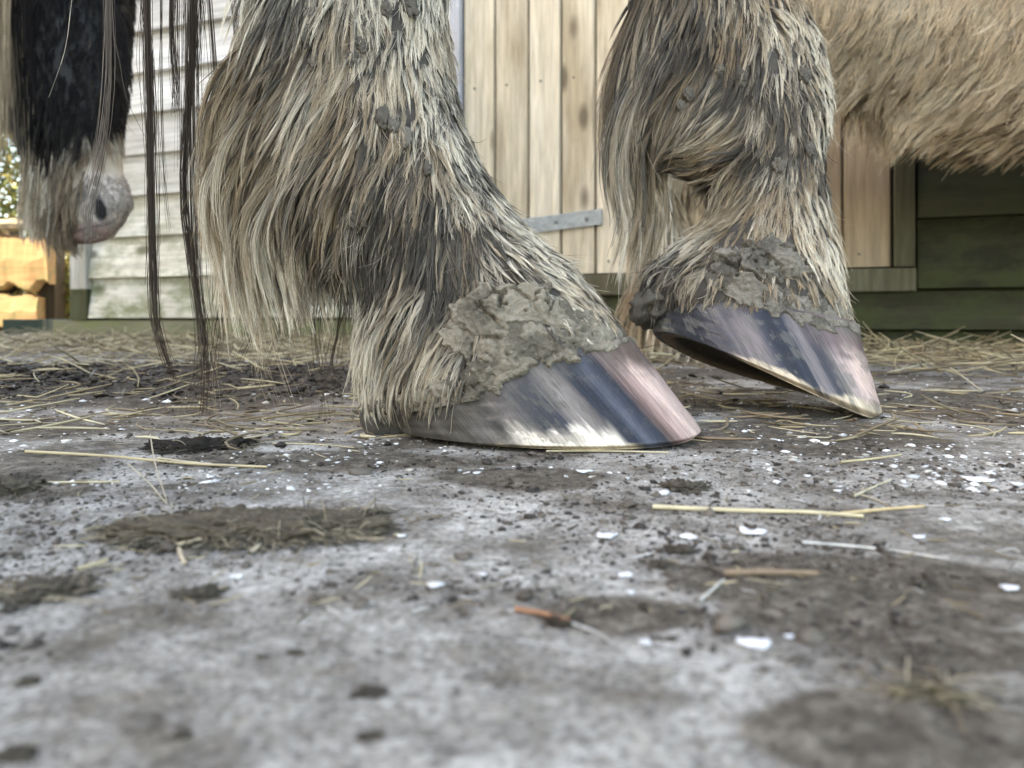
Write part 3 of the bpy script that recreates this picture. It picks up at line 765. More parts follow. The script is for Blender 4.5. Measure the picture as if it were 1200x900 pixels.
# wet dark tail ends between and below the feather
for pts in ([(228, -220, .48), (262, 240, .49), (262, 330, .49), (250, 400, .485), (243, 470, .48)], [(262, -220, .49), (340, 270, .50), (335, 350, .50), (312, 420, .495), (292, 480, .49)], [(250, -220, .49), (300, 260, .495), (300, 370, .495), (285, 410, .49), (262, 455, .485)],
            [(350, 200, .49), (395, 300, .48), (400, 350, .485), (392, 410, .485), (380, 455, .48), (375, 495, .478)], [(340, 200, .49), (372, 330, .48), (370, 380, .48), (376, 430, .48), (384, 490, .478)], [(350, 200, .49), (405, 330, .485), (390, 420, .485), (400, 460, .485)],
            [(222, -220, .475), (222, 250, .475), (236, 400, .47), (228, 480, .465)], [(224, -220, .475), (228, 260, .475), (246, 400, .47), (262, 475, .46)], [(226, -220, .475), (232, 290, .475), (240, 400, .47), (216, 486, .46)]):
    tl.append(free_lock(pts, 11, .0010, .00022, (.10, .078, .058), tipspread=2.6, fray=.5))
cat_locks([(l[0], l[1], l[2], l[3]) for l in tl], 'tail', horse)
# pale wispy ends of the feather
wl = []
for k in range(26):
    x0 = random.uniform(236, 410); y0 = random.uniform(250, 330); y1 = random.uniform(400, 492) if x0 < 300 or random.random() < .35 else random.uniform(380, 440)
    Z = random.uniform(.43, .50); dx = random.gauss(0, 14)
    wl.append(free_lock([(x0, y0, Z), (x0 + dx * .3, (y0 * 2 + y1) / 3, Z), (x0 + dx * .7, (y0 + 2 * y1) / 3, Z), (x0 + dx * 1.4, y1, Z)], 7, .0016, .00015, (.42, .34, .24) if k % 3 else (.2, .16, .12), tipspread=2.0, fray=.6))
cat_locks(wl, 'feather_hair', horse)

# ================================================================== CREAM PONY behind
pony = empty('pony', (.55, 1.3, 0))
tag(pony, 'shaggy cream pony standing behind the raised hoof, its belly at the top right', 'pony')
PB = Acc()
ptr = loft([(W(880, 90, 1.32), W(880, -160, 1.32), .04), (W(915, 118, 1.31), W(915, -220, 1.31), .10), (W(985, 128, 1.29), W(985, -260, 1.29), .145), (W(1060, 158, 1.27), W(1060, -270, 1.27), .165), (W(1150, 172, 1.25), W(1150, -270, 1.25), .175),
            (W(1260, 180, 1.22), W(1260, -260, 1.22), .18), (W(1420, 170, 1.18), W(1420, -270, 1.18), .17), (W(1560, 130, 1.14), W(1560, -300, 1.14), .14), (W(1640, 40, 1.12), W(1640, -250, 1.12), .08)], 60, 48)
# loft rings here run top/bottom; widen along depth
Cc = ptr.mean(1, keepdims=True)
def tube(path, n=40, m=28):
    """path: (point, rx, ry) vertical tube"""
    return loft([(np.array(p) + np.array([rx, 0, 0]), np.array(p) - np.array([rx, 0, 0]), ry) for p, rx, ry in path], n, m)
def belly(sections, n=60, m=48):
    K = np.array([list(c) + [rz, ry] for c, rz, ry in sections]); S = catmull(K, n)
    th = np.linspace(0, 2 * np.pi, m, endpoint=False)
    P = np.zeros((n, m, 3))
    P[..., 0] = S[:, 0][:, None]; P[..., 1] = S[:, 1][:, None] + S[:, 4][:, None] * np.sin(th)[None]; P[..., 2] = S[:, 2][:, None] + S[:, 3][:, None] * np.cos(th)[None]
    return P
def sec(px, bot, Z, top=.68, ry=.17):
    x, _, zb = W(px, bot, Z); 
    return ((x, Z, (zb + top) / 2), (top - zb) / 2, ry)
ptr = belly([sec(800, 0, 1.30, .60, .05), sec(830, 60, 1.29, .64, .12), sec(900, 100, 1.27, .67, .16), sec(1000, 120, 1.25, .68, .175), sec(1080, 148, 1.23, .67, .18), sec(1180, 160, 1.21, .66, .185), sec(1300, 162, 1.19, .66, .18), sec(1450, 150, 1.16, .68, .17), sec(1600, 110, 1.13, .70, .13), sec(1680, 40, 1.12, .68, .06)])
pc = (.30, .235, .165)
loft_mesh(PB, ptr, pc)
plegs = []
for (x, y) in ((.235, 1.20), (.30, 1.36), (1.12, 1.05), (1.16, 1.2)):
    l = tube([((x + .06, y, .50), .10, .06), ((x + .03, y, .38), .065, .045), ((x - .02, y, .29), .034, .03), ((x - .01, y, .2), .026, .025), ((x, y, .11), .026, .025), ((x + .005, y, .07), .033, .032), ((x + .02, y, .045), .032, .032)])
    plegs.append(l); loft_mesh(PB, l, pc)
pn = simple([((1.15, 1.12, .6), (.12, 0, .1), .09), ((1.32, 1.08, .78), (.09, 0, .07), .06), ((1.45, 1.05, .86), (.07, 0, .05), .055), ((1.55, 1.03, .78), (.07, 0, .05), .055), ((1.66, 1.0, .64), (.045, 0, .035), .045), ((1.7, .99, .58), (.02, 0, .02), .03)])
loft_mesh(PB, pn, pc)
po = PB.build('body', M_SKIN, pony, smooth=True)
mp_, ntp, bp_ = new_mat('cream_coat'); vv = coords(ntp, (1, 1, 1))
ntp.links.new(ramp(ntp, noise(ntp, vv, 60, 5, .6), [(0.3, (0.30, 0.225, 0.15)), (0.7, (0.5, 0.41, 0.30))]), bp_.inputs['Base Color']); bp_.inputs['Roughness'].default_value = .85
po.data.materials[0] = mp_
rm = po.modifiers.new('blend', 'REMESH'); rm.mode = 'VOXEL'; rm.voxel_size = 0.008; rm.use_smooth_shade = True
for (x, y) in ((.235, 1.20), (.30, 1.36), (1.12, 1.05), (1.16, 1.2)):
    hp = loft([(np.array([x + .05, y, .05]), np.array([x - .018, y, .04]), .033), (np.array([x + .075, y, .001]), np.array([x - .02, y, .001]), .04)], 12, 32)
    a = Acc(); loft_mesh(a, hp, (.14, .12, .10)); a.build('hoof', M_SOLE, pony, smooth=True)
BP = bvh_from(ptr)
CP = [(960, 20, -.35, 1, 34, 0, .25, .1), (1000, 60, -.4, .9, 34, 0, .25, .1), (1100, 20, -.45, .9, 34, 0, .25, .1), (1200, 20, -.4, .9, 34, 0, .25, .1), (1000, 140, -.3, .95, 40, .5, .35, .3), (1100, 120, -.5, .85, 40, .1, .3, .2), (1200, 120, -.45, .9, 42, .15, .3, .2), (1120, 185, -.5, .8, 42, .55, .5, .4), (1200, 190, -.5, .8, 42, .6, .5, .4)]
pr = sample_surface(ptr, 12000); x_, y_ = proj(pr); kp = (y_ > -160) & (x_ < 1330) & (pr[:, 1] < 1.27)
pr = pr[kp][:3400]
_tan, _mud = TAN.copy(), MUDC.copy()
gp = grow([BP], pr, CP, K=6, pxm=740, h0=.004, wander=.10, lenmul=1.25)
MUDC[:] = (.32, .22, .13)
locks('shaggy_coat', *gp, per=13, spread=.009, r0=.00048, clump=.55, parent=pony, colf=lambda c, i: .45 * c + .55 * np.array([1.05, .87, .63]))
# pale feather down the pony's near hind leg
lb = bvh_from(plegs[0])
CL = [(780, 100, -.1, 1, 60, .1, .3, .3), (780, 250, -.2, 1, 70, .1, .45, .6), (770, 350, -.35, 1, 80, .05, .7, .8), (780, 420, -.2, 1, 60, .1, .6, 1)]
lr = sample_surface(plegs[0], 1500)
gl = grow([lb], lr, CL, K=7, pxm=750, h0=.003)
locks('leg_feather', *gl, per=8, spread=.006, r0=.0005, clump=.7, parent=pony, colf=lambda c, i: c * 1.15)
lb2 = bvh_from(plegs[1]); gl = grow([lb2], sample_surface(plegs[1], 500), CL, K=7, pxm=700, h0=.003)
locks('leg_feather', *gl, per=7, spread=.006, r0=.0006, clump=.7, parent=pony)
MUDC[:] = _mud

# ================================================================== BLACK AND CREAM HORSE at the left
bh = empty('horse', (-.8, 1.3, 0))
tag(bh, 'black and cream horse lowering its pale muzzle at the far left', 'horse')
ZH = 1.3
HB = Acc()
# head rings: front profile (F) and jaw side (B), hanging down
hr = [((170, -330, 1.34), (-60, -220, 1.34), .10), ((168, -200, 1.33), (-70, -90, 1.33), .095), ((160, -60, 1.32), (-40, 20, 1.32), .085), ((150, 40, 1.31), (0, 110, 1.31), .074), ((146, 110, 1.30), (30, 175, 1.30), .062),
      ((138, 165, 1.295), (48, 215, 1.295), .053), ((142, 200, 1.29), (58, 240, 1.29), .047), ((151, 228, 1.285), (66, 262, 1.285), .045), ((152, 243, 1.283), (72, 274, 1.283), .042), ((142, 260, 1.282), (80, 283, 1.282), .034), ((133, 272, 1.281), (92, 286, 1.281), .024), ((127, 279, 1.281), (102, 286, 1.281), .012)]
HL = loft([(W(*a), W(*b), d) for a, b, d in hr], 110, 72)
px, py = proj(HL)
nz = fbm(HL[..., 0] * 30, HL[..., 1] * 30, HL[..., 2] * 30, 4, 3)
blk = np.array([.006, .0055, .006]); pal = np.array([.40, .345, .27]); wh = np.array([.50, .44, .41]); pk = np.array([.30, .20, .18])
edge_y = np.interp(px, [20, 60, 100, 150], [160, 178, 168, 148])
t = sstep(-12, 12, py - edge_y + (nz - .5) * 40)[..., None]
c = blk * (1 - t) + pal * t
t2 = (sstep(180, 225, py + (nz - .5) * 30) * sstep(88, 108, px))[..., None]; c = c * (1 - t2) + wh * t2
t3 = (sstep(258, 270, py + (nz - .5) * 20))[..., None]; c = c * (1 - t3) + pk * t3
# cream blaze on the cheek at the far left
t4 = (1 - sstep(10, 34, px + (nz - .5) * 30 + py * .05))[..., None]; c = c * (1 - t4 * .8) + np.array([.30, .25, .19]) * t4 * .8
# grey skin round the nostril
dn = np.hypot((px - 117 + (py - 246) * -.25) / 9, (py - 243) / 17); t5 = (1 - sstep(.7, 1.3, dn))[..., None] * (HL[..., 1:2] < 1.29); c = c * (1 - t5) + np.array([.045, .042, .05]) * t5
dn2 = np.hypot((px - 149) / 7, (py - 247) / 13); t6 = .6 * (1 - sstep(.5, 1.6, dn2))[..., None]; c = c * (1 - t6) + np.array([.10, .085, .08]) * t6
dm = np.hypot((px - 97) / 9, (py - 229) / 6); t7 = .8 * (1 - sstep(.6, 1.3, dm))[..., None]; c = c * (1 - t7) + np.array([.05, .05, .07]) * t7
ml_ = np.abs(py - (266 - (px - 110) * .25)) ; t8 = .7 * (1 - sstep(1, 3.5, ml_))[..., None] * (px < 132)[..., None]; c = c * (1 - t8) + np.array([.07, .05, .05]) * t8
c = c * (.8 + .4 * nz[..., None])
# push the nostril in
nrm = HL - HL.mean(1, keepdims=True)
HL = HL - nrm * (.22 * np.exp(-(((px - 119) / 8) ** 2 + ((py - 248) / 12) ** 2)) * (HL[..., 1] < 1.29))[..., None]
HL = HL + nrm * (.03 * np.exp(-(((px - 112) / 10) ** 2 + ((py - 240) / 16) ** 2)) * (HL[..., 1] < 1.29))[..., None]
loft_mesh(HB, HL, c)
n_ = simple([((-.86, 1.34, 1.16), (.12, 0, .10), .08), ((-1.0, 1.34, 1.12), (.14, 0, .14), .085), ((-1.25, 1.34, 1.08), (.12, 0, .19), .11), ((-1.5, 1.34, 1.02), (.1, 0, .24), .16), ((-1.7, 1.34, .98), (.1, 0, .27), .2)])
loft_mesh(HB, n_, blk)
bt = belly([((-1.4, 1.34, .95), .12, .1), ((-1.5, 1.34, .95), .24, .19), ((-1.8, 1.34, .93), .29, .25), ((-2.3, 1.34, .93), .29, .27), ((-2.7, 1.34, .97), .27, .24), ((-2.9, 1.34, 1.0), .16, .14), ((-2.95, 1.34, 1.0), .06, .06)])
loft_mesh(HB, bt, blk)
for (x, y) in ((-1.62, 1.24), (-1.66, 1.46), (-2.7, 1.22), (-2.66, 1.46)):
    loft_mesh(HB, tube([((x, y, .85), .12, .08), ((x, y, .6), .07, .06), ((x, y, .4), .045, .045), ((x, y, .2), .035, .035), ((x, y, .12), .045, .045), ((x + .02, y, .06), .05, .05)]), pal)
HBo = HB.build('body', attr_mat('short_coat', .6, 260, .25, .0006, .12), bh, smooth=True)
rb = bvh_from(HL)
CH = [(60, 60, 0, 1, 16, 0, .1, 0), (120, 100, .1, 1, 16, 0, .1, 0), (60, 190, -.1, 1, 55, .3, .4, .6), (100, 200, .0, 1, 30, .1, .2, .3), (50, 240, -.15, 1, 60, .2, .4, .8), (80, 270, -.1, 1, 26, .2, .3, .5), (130, 220, .05, 1, 9, 0, .05, 0), (140, 120, .3, 1, 22, 0, .3, 0)]
hrp = sample_surface(HL, 9000); x_, y_ = proj(hrp); kp = (y_ > -60) & (hrp[:, 1] < 1.33) & ~((x_ > 78 + 22 * rng.random(len(x_))) & (y_ > 172 + 14 * rng.random(len(x_)))); hrp = hrp[kp][:3200]; hrp2 = sample_surface(HL, 60000); x_, y_ = proj(hrp2); hrp2 = hrp2[(x_ > 96) & (y_ > 205) & (y_ < 276) & (hrp2[:, 1] < 1.30) & (np.hypot((x_ - 119) / 9, (y_ - 247) / 13) > 1)][:1500]
gh = grow([rb], hrp, CH, K=6, pxm=700, h0=.003)
hx, hy = proj(hrp); hb = np.clip(sstep(-8, 8, hy - np.interp(hx, [20, 60, 100, 150], [160, 178, 168, 148])) + (1 - sstep(8, 28, hx)) * .9, 0, 1)
DK = np.array([.008, .007, .008])
locks('face_hair', *(gh[0], gh[1], gh[2] * hb, gh[3]), per=7, spread=.005, r0=.0005, clump=.6, parent=bh, colf=lambda c, i: c * .72 * hb[i][:, None] + DK * (1 - hb[i][:, None]))
CS = [(130, 220, -.1, 1, 7, 0, .12, 0), (110, 240, -.4, 1, 9, 0, .12, 0), (140, 260, -.3, 1, 6, 0, .12, 0)]
gs = grow([rb], hrp2[:260], CS, K=4, pxm=700, h0=.0015)
locks('muzzle_hair', gs[0], gs[1], gs[2], gs[3], per=6, spread=.005, r0=.0004, clump=.3, parent=bh, colf=lambda c, i: c * .2 + np.array([.36, .33, .30]))
bl = []
for k in range(70):
    x0 = 28 + 50 * random.random() ** 1.5; y0 = random.uniform(150, 210); y1 = random.uniform(235, 290) - (x0 - 28) * .12; Z = random.uniform(1.24, 1.31)
    bl.append(free_lock([(x0 + 4, y0 - 12, Z + .03), (x0, y0 + 20, Z), (x0 - 3, (y0 + y1) / 2, Z), (x0 - random.uniform(0, 9), y1, Z)], 14, .0045, .0005, random.choice([(.50, .43, .33), (.62, .56, .46), (.34, .27, .18)]), tipspread=.5))
cat_locks(bl, 'beard', bh)
ml = []
for k in range(60):
    x0 = random.uniform(-30, 36); Z = random.uniform(1.2, 1.27)
    dark_ = x0 < -12 or random.random() < .35
    ml.append(free_lock([(x0 + 10, -420, Z + .05), (x0 + 4, -150, Z + .01), (x0 - 2, 20, Z), (x0 - random.uniform(-8, 6), random.uniform(110, 210), Z)], 14, .007, .0006, DK if dark_ else (.42, .34, .24), tipspread=.5))
for k in range(16):
    y0 = random.uniform(10, 100); ml.append(free_lock([(128, y0 - 14, 1.27), (138, y0 + 2, 1.265), (145, y0 + 14, 1.265), (random.uniform(146, 156), y0 + random.uniform(26, 50), 1.265)], 8, .004, .0006, DK, tipspread=.4))
cat_locks(ml, 'mane', bh)
blob('nostril', W(118, 245, 1.246), (.0068, .003, .0165), (.008, .007, .008), M_SKIN, bh, 2, .25, rot=-.35)

# ================================================================== BARN
SLP = -.366
def wallZ(px): return 1.827 / (1 - SLP * (px - CX) / F)
ang = math.atan(SLP); cosA = math.cos(ang)
barn = empty('barn', (0, 1.827, 0), ang, world=False)
tag(barn, 'timber barn with pale lap boards, a plank door and mossy green boards', 'barn')
def U(px): return (px - CX) / F * wallZ(px) / cosA
def ZH_(px, py): return H - (py - HY) / F * wallZ(px)
a = Acc()
zl = [-.0, .074] + [.074 + .1155 * (k + 1) for k in range(22)]
uL = U(113); uD = U(533)
for i in range(1, len(zl) - 1):
    z0_, z1_ = zl[i], zl[i + 1]
    if z0_ > 2.5: break
    cc = np.array([.75, .735, .69]) * random.uniform(.88, 1.05) * (np.array([1.02, 1, .93]) if i < 4 else 1)
    a.prism(uL, uD - .003, [(-.030, z0_ + .002), (0.0, z0_ + .002), (0, z1_ + .014), (-.010, z1_ + .014)], cc, (random.random() * 50, 0, random.random() * 50))
tag(a.build('lap_boards', M_WOODH, barn, bevel=.0015), 'pale weathered lap boards left of the door')
a = Acc(); a.box(U(70), uD - .02, -.024, 0, .0, .07, (.21, .20, .14), (3, 0, 7))
a.build('base_board', M_WOODH, barn, bevel=.002)
a = Acc(); a.box(U(94), uL - .002, -.036, .06, .16, 2.6, (.50, .49, .45), (9, 0, 1)); a.box(U(92), uL - .003, -.03, .06, .071, .157, (.07, .08, .04), (2, 0, 1))
a.build('corner_board', M_WOODV, barn, bevel=.002)
a = Acc(); a.box(uD, U(545), -.034, .02, .0, 2.3, (.46, .47, .50), (0, 3, 3)); a.box(U(1046), U(1070), -.03, .02, .172, 2.3, (.09, .088, .055), (0, 3, 9)); a.box(U(545) + .002, U(1072), -.026, .02, .124, .170, (.13, .125, .085), (0, 4, 3))
a.build('door_frame', M_WOODV, barn, bevel=.002)
door = None
a = Acc(); edges = [U(546)]
pxs = [546, 583, 622, 660, 700, 742, 786, 832, 880, 932, 987, 1044]
for k in range(len(pxs) - 1):
    cc = np.array([.60, .53, .405]) * random.uniform(.9, 1.08)
    if pxs[k] > 920: cc = np.array([.36, .29, .20]) * random.uniform(.9, 1.1)
    u0, u1 = U(pxs[k]) + .0015, U(pxs[k + 1]) - .0015
    a.prism(.174, 2.1, [(u0, -.012), (u0 + .003, -.018), (u1 - .003, -.018), (u1, -.012)][::-1], cc, (random.random() * 40, random.random() * 9, random.random() * 40), axis='z')
a.box(U(546), U(1044), -.011, .012, .174, 2.1, (.10, .08, .055))
door = a.build('door', M_WOODV, barn)
tag(door, 'cream plank door')
a = Acc()
zs0, zs1 = .283, .300
ua, ub = U(600), U(708)
V = []
for u_, zc in ((ua, zs0), (ub, zs1)):
    V += [(u_, -.0185, zc - .018), (u_, -.0235, zc - .018), (u_, -.0235, zc + .018), (u_, -.0185, zc + .018)]
a.add(V, [(0, 1, 2, 3), (7, 6, 5, 4), (0, 4, 5, 1), (1, 5, 6, 2), (2, 6, 7, 3), (3, 7, 4, 0)], (.33, .36, .36))
for px_ in pxs[:-1]:
    for zz in (.20, .62):
        u_ = U(px_) + .03; a2_ = Acc(); 
        th8 = np.linspace(0, 2 * np.pi, 8, endpoint=False)
        Vn = np.concatenate([np.stack([u_ + np.cos(th8) * .0028, np.full(8, yy), zz + np.sin(th8) * .0028], 1) for yy in (-.0175, -.0195)])
        a2_.add(Vn, grid_faces(2, 8)); a2_.C[-1] = np.full((16, 3), .12); a2_.F.append(np.arange(8, 16)[None]); a2_.build('nail', M_METAL, door)
st = a.build('strap_hinge', M_METAL, door, bevel=.001)
for q_ in (620, 655, 690):
    blob('bolt', (U(q_), -.0245, .293 + (q_ - 655) * .0001), (.005, .003, .005), (.2, .2, .2), M_METAL, None, 1, .02, sub=2).parent = st
a = Acc(); cG = np.array([.034, .034, .018])
uR = U(1072)
for (z0_, z1_) in ((.0, .045), (.047, .124), (.127, .262), (.264, .42), (.42, .56), (.56, .7), (.7, .84), (.84, .98), (.98, 1.12), (1.12, 1.26), (1.26, 1.4), (1.4, 1.54), (1.54, 1.68), (1.68, 1.82), (1.82, 1.96), (1.96, 2.1)):
    uu = uR if z0_ > .12 else U(960)
    if z0_ < .12: uu = U(560)
    a.prism(uu + .002, 3.2, [(-.030, z0_ + .002), (0.0, z0_ + .002), (0, z1_ + .010), (-.012, z1_ + (.0 if z0_ < .12 else .010))], cG * random.uniform(.8, 1.25), (random.random() * 50, 0, random.random() * 50))
tag(a.build('mossy_boards', M_WOODG, barn, bevel=.0015), 'dark green mossy boards right of the door')
a = Acc(); a.box(uD, 3.2, -.02, 0.015, 2.102, 2.6, (.5, .48, .45)); a.box(U(96), 3.2, .0155, .09, .0, 2.6, (.06, .05, .04)); a.box(U(96), U(96) + .05, .0905, 3, 0, 2.6, (.5, .48, .45)); a.box(3.15, 3.2, .0905, 3, 0, 2.6, (.3, .3, .25)); a.box(U(96) + .051, 3.149, 2.95, 3, 0, 2.6, (.3, .3, .25))
a.build('wall', M_WOODH, barn)
a = Acc(); a.prism(U(96) - .15, 3.35, [(-.25, 2.605), (3.2, 3.0), (3.2, 3.06), (-.25, 2.665)], (.08, .08, .08)); a.build('roof', M_ROOF, barn)

# unseen timber block, added on the sunny side to keep the yard in open shade
shade_block = empty('shade_block', (-3.8, -1.0, 0))
tag(shade_block, 'tall dark timber block added out of frame on the left to shade the yard', 'shade_block')
a = Acc()
for k in range(28): a.box(-4.6, -3.8, -5.0 + .24 * k, -5.0 + .24 * k + .235, 0, 3.3, np.array([.14, .10, .07]) * random.uniform(.8, 1.2), (k, k, 0))
a.build('wall', M_WOODV, shade_block)  # planked sides of the added sun blocker
a = Acc(); a.prism(-5.2, 1.85, [(-4.9, 3.35), (-3.6, 3.35), (-3.9, 3.75), (-4.6, 3.75)], (.07, .07, .07)); 
V = a.V[0]; a.V[0] = np.stack([V[:, 1], V[:, 0], V[:, 2]], 1); a.build('roof', M_ROOF, shade_block)

# ================================================================== sunlit corner beyond the barn
fence = empty('timber_fence', tuple(G(25, 398) * [1, 1, 0] + [0, 0, 0]))
ZF = 2.9
fence.location = (-1.9, ZF, 0)
tag(fence, 'sunlit orange timber fence with wavy-edged boards at the far left', 'fence')
def wavy(name, px0, px1, y0, y1, Z, col, thick=.04, amp=.02, seed=0):
    n = 40; xs = np.linspace(px0, px1, n)
    top = np.array([W(x, y0, Z) for x in xs]); bot = np.array([W(x, y1, Z) for x in xs])
    top[:, 2] += amp * (fbm(xs / 9, 0, 0, 3, seed) - .5) * 2; bot[:, 2] += amp * (fbm(xs / 12, 5, 0, 3, seed) - .5) * 2
    rows = []
    for f, d in ((0, 0), (0.05, -.012), (.5, -.02), (.95, -.012), (1, 0)):
        r = top * (1 - f) + bot * f; r[:, 1] += d; rows.append(r)
    for f in (1, 0):
        r = top * (1 - f) + bot * f; r[:, 1] += thick; rows.append(r)
    P = np.array(rows)      # 7 x n
    P = P.transpose(1, 0, 2)
    a = Acc(); loft_mesh(a, P, col); return a.build(name, M_WOODH, fence, smooth=False)
wavy('board', -60, 58, 278, 336, ZF, (.42, .26, .13), seed=1, amp=.03)
wavy('board', -60, 46, 346, 384, ZF + .02, (.40, .25, .13), seed=4, amp=.015)
wavy('top_rail', -60, 31, 257, 268, ZF - .02, (.36, .30, .23), seed=7, amp=.006)
for q_ in (-20, 8, 60): 
    p = W(q_, 300, ZF + .10); a = Acc(); a.box(p[0] - .035, p[0] + .035, p[1] - .035, p[1] + .035, 0, W(q_, 268, ZF)[2], (.06, .045, .03)); a.build('post', M_WOODV, fence)
trough = tag(None or empty('crate', (-1.83, 2.6, 0)), 'dark green crate on the ground at the left end of the barn', 'crate')
a = Acc(); p0 = W(14, 380, 2.6); p1 = W(60, 380, 2.6)
a.box(p0[0], p1[0], 2.55, 2.58, .002, .075, (.03, .055, .045)); a.box(p0[0], p1[0], 2.72, 2.75, .002, .075, (.03, .055, .045)); a.box(p0[0], p0[0] + .02, 2.5805, 2.7195, .002, .075, (.03, .055, .045)); a.box(p1[0] - .02, p1[0], 2.5805, 2.7195, .002, .075, (.03, .055, .045)); a.box(p0[0] + .021, p1[0] - .021, 2.5805, 2.7195, .004, .02, (.03, .055, .045))
a.build('crate_body', M_METAL, trough, bevel=.002)
# bush: leaf clumps
def bush(name, label, c, r, n, cols, size, seed, cat='bush'):
    rs = np.random.default_rng(seed)
    root = empty(name, (c[0], c[1], 0)); tag(root, label, cat)
    d = rs.normal(0, 1, (n, 3)); d /= np.linalg.norm(d, axis=1, keepdims=True)
    rad = rs.random(n) ** .35 * (0.75 + .5 * fbm(d[:, 0] * 3 + 5, d[:, 1] * 3 + 5, d[:, 2] * 3 + 5, 3, seed))
    p = np.array(c) + d * rad[:, None] * np.array(r); p[:, 2] = np.maximum(p[:, 2], .01)
    a_ = rs.normal(0, 1, (n, 3)); a_ /= np.linalg.norm(a_, axis=1, keepdims=True); b_ = np.cross(a_, rs.normal(0, 1, (n, 3))); b_ /= np.linalg.norm(b_, axis=1, keepdims=True)
    s = size * rs.uniform(.5, 1.3, n)[:, None]
    V = np.stack([p - a_ * s, p + b_ * s * .45, p + a_ * s, p - b_ * s * .45], 1).reshape(-1, 3)
    cc = np.array(cols)[rs.integers(0, len(cols), n)] * rs.uniform(.7, 1.2, n)[:, None]
    o = mesh_np('foliage', V, np.arange(4 * n).reshape(-1, 4), M_LEAF, np.repeat(cc, 4, 0), False, root)
    L = []
    for k in range(14):
        e = np.array(c) + rs.normal(0, .5, 3) * np.array(r); e[2] = abs(e[2])
        pts = catmull(np.array([[c[0], c[1], 0], [c[0] * .6 + e[0] * .4, c[1] * .6 + e[1] * .4, e[2] * .5], e]), 6)
        L.append((pts[None], np.linspace(.012, .003, 6)[None], np.array([[.09, .065, .04]]), np.array([[0, -1.0, .1]])))
    cat_locks(L, 'stems', root, M_LEAF, 5)
LG = [(.20, .20, .035), (.30, .25, .05), (.12, .14, .03), (.35, .28, .09)]
bush('bush', 'small sunlit yellow-green bush beside the corner of the barn', (-1.83, 3.15, .18), (.16, .18, .22), 2600, LG, .016, 3)
bush('hedge', 'tall leafy hedge behind the orange timber fence', (-3.6, 4.9, .7), (1.4, .5, .95), 26000, [(.10, .13, .03), (.16, .17, .045), (.06, .08, .02), (.24, .20, .06)], .026, 5, 'hedge')

# ================================================================== GROUND
def gaxis():
    ys = [-30, -12, -5, -2, -.8, -.3, -.05, .03]
    near = list(1 / np.linspace(1 / .06, 1 / 2.6, 620)); far = [2.9, 3.4, 4.2, 6, 9, 14, 25, 60, 150, 400]
    return np.array(ys + near + far)
ys = gaxis(); uu = np.linspace(-1, 1, 640)
xi = np.sign(uu) * (np.abs(uu) ** 1.0)
Yg, Ug = np.meshgrid(ys, uu, indexing='ij')
half = np.clip(np.abs(Yg) * .95 + .06, .12, 400)
half = np.where(Yg < .03, np.abs(Yg) * 1.0 + .12, half)
Xg = Ug * half
Xg[:, 0] = -400; Xg[:, -1] = 400
def ell(px, py, rx, ry, s, rot=0):
    c = G(px, py); Z = c[1]; return (c[0], c[1], rx * Z / F, ry * Z * Z / HF, s, rot)
MP = [ell(150, 455, 330, 26, 1.0), ell(400, 452, 130, 22, .8), ell(285, 620, 165, 26, .55), ell(600, 560, 120, 14, .4), ell(1000, 690, 260, 55, .75), ell(1050, 860, 220, 60, .8), ell(700, 715, 120, 24, .6), ell(30, 690, 80, 14, .6), ell(40, 575, 60, 14, .6), ell(880, 510, 260, 18, .55), ell(1100, 470, 160, 20, .5), ell(400, 540, 180, 12, .45), ell(1130, 760, 160, 30, .6)]
mud = np.zeros_like(Xg)
wx = (fbm(Xg * 14, Yg * 14, 0, 4, 41) - .5) ; wy = (fbm(Xg * 14, Yg * 14, 0, 4, 42) - .5)
for (cx, cy, rx, ry, s, _) in MP:
    q = np.hypot((Xg - cx) / rx + wx * 1.2, (Yg - cy) / ry + wy * 1.2); mud = np.maximum(mud, s * (1 - sstep(.45, 1.1, q)))
n1 = fbm(Xg * 9, Yg * 9, 0, 5, 50); n2 = fbm(Xg * 45, Yg * 45, 0, 5, 60); n3 = fbm(Xg * 230, Yg * 230, 0, 4, 70)
mud = np.clip(mud + sstep(.5, .66, n1) * .35 * sstep(.2, .34, Yg), 0, 1)
dw = Yg - (1.827 + SLP * Xg)       # distance to the barn wall plane (negative in front)
bank = sstep(-.75, -.05, dw) * (1 - sstep(.0, .4, dw)) * (np.abs(Xg) < 6)
mound = np.exp(-(((Xg + .42) / .42) ** 2 + ((Yg - .86) / .24) ** 2))
Zg = (n1 - .5) * .006 + (n2 - .5) * (.0018 + .0045 * mud) + (n3 - .5) * (.0006 + .0016 * mud) + mud * .0015 + bank * (.008 * n2 + .002) + mound * (.010 * n2 * 2)
fade = sstep(.0, .3, Yg)
Zg = Zg * (.35 + .65 * fade)
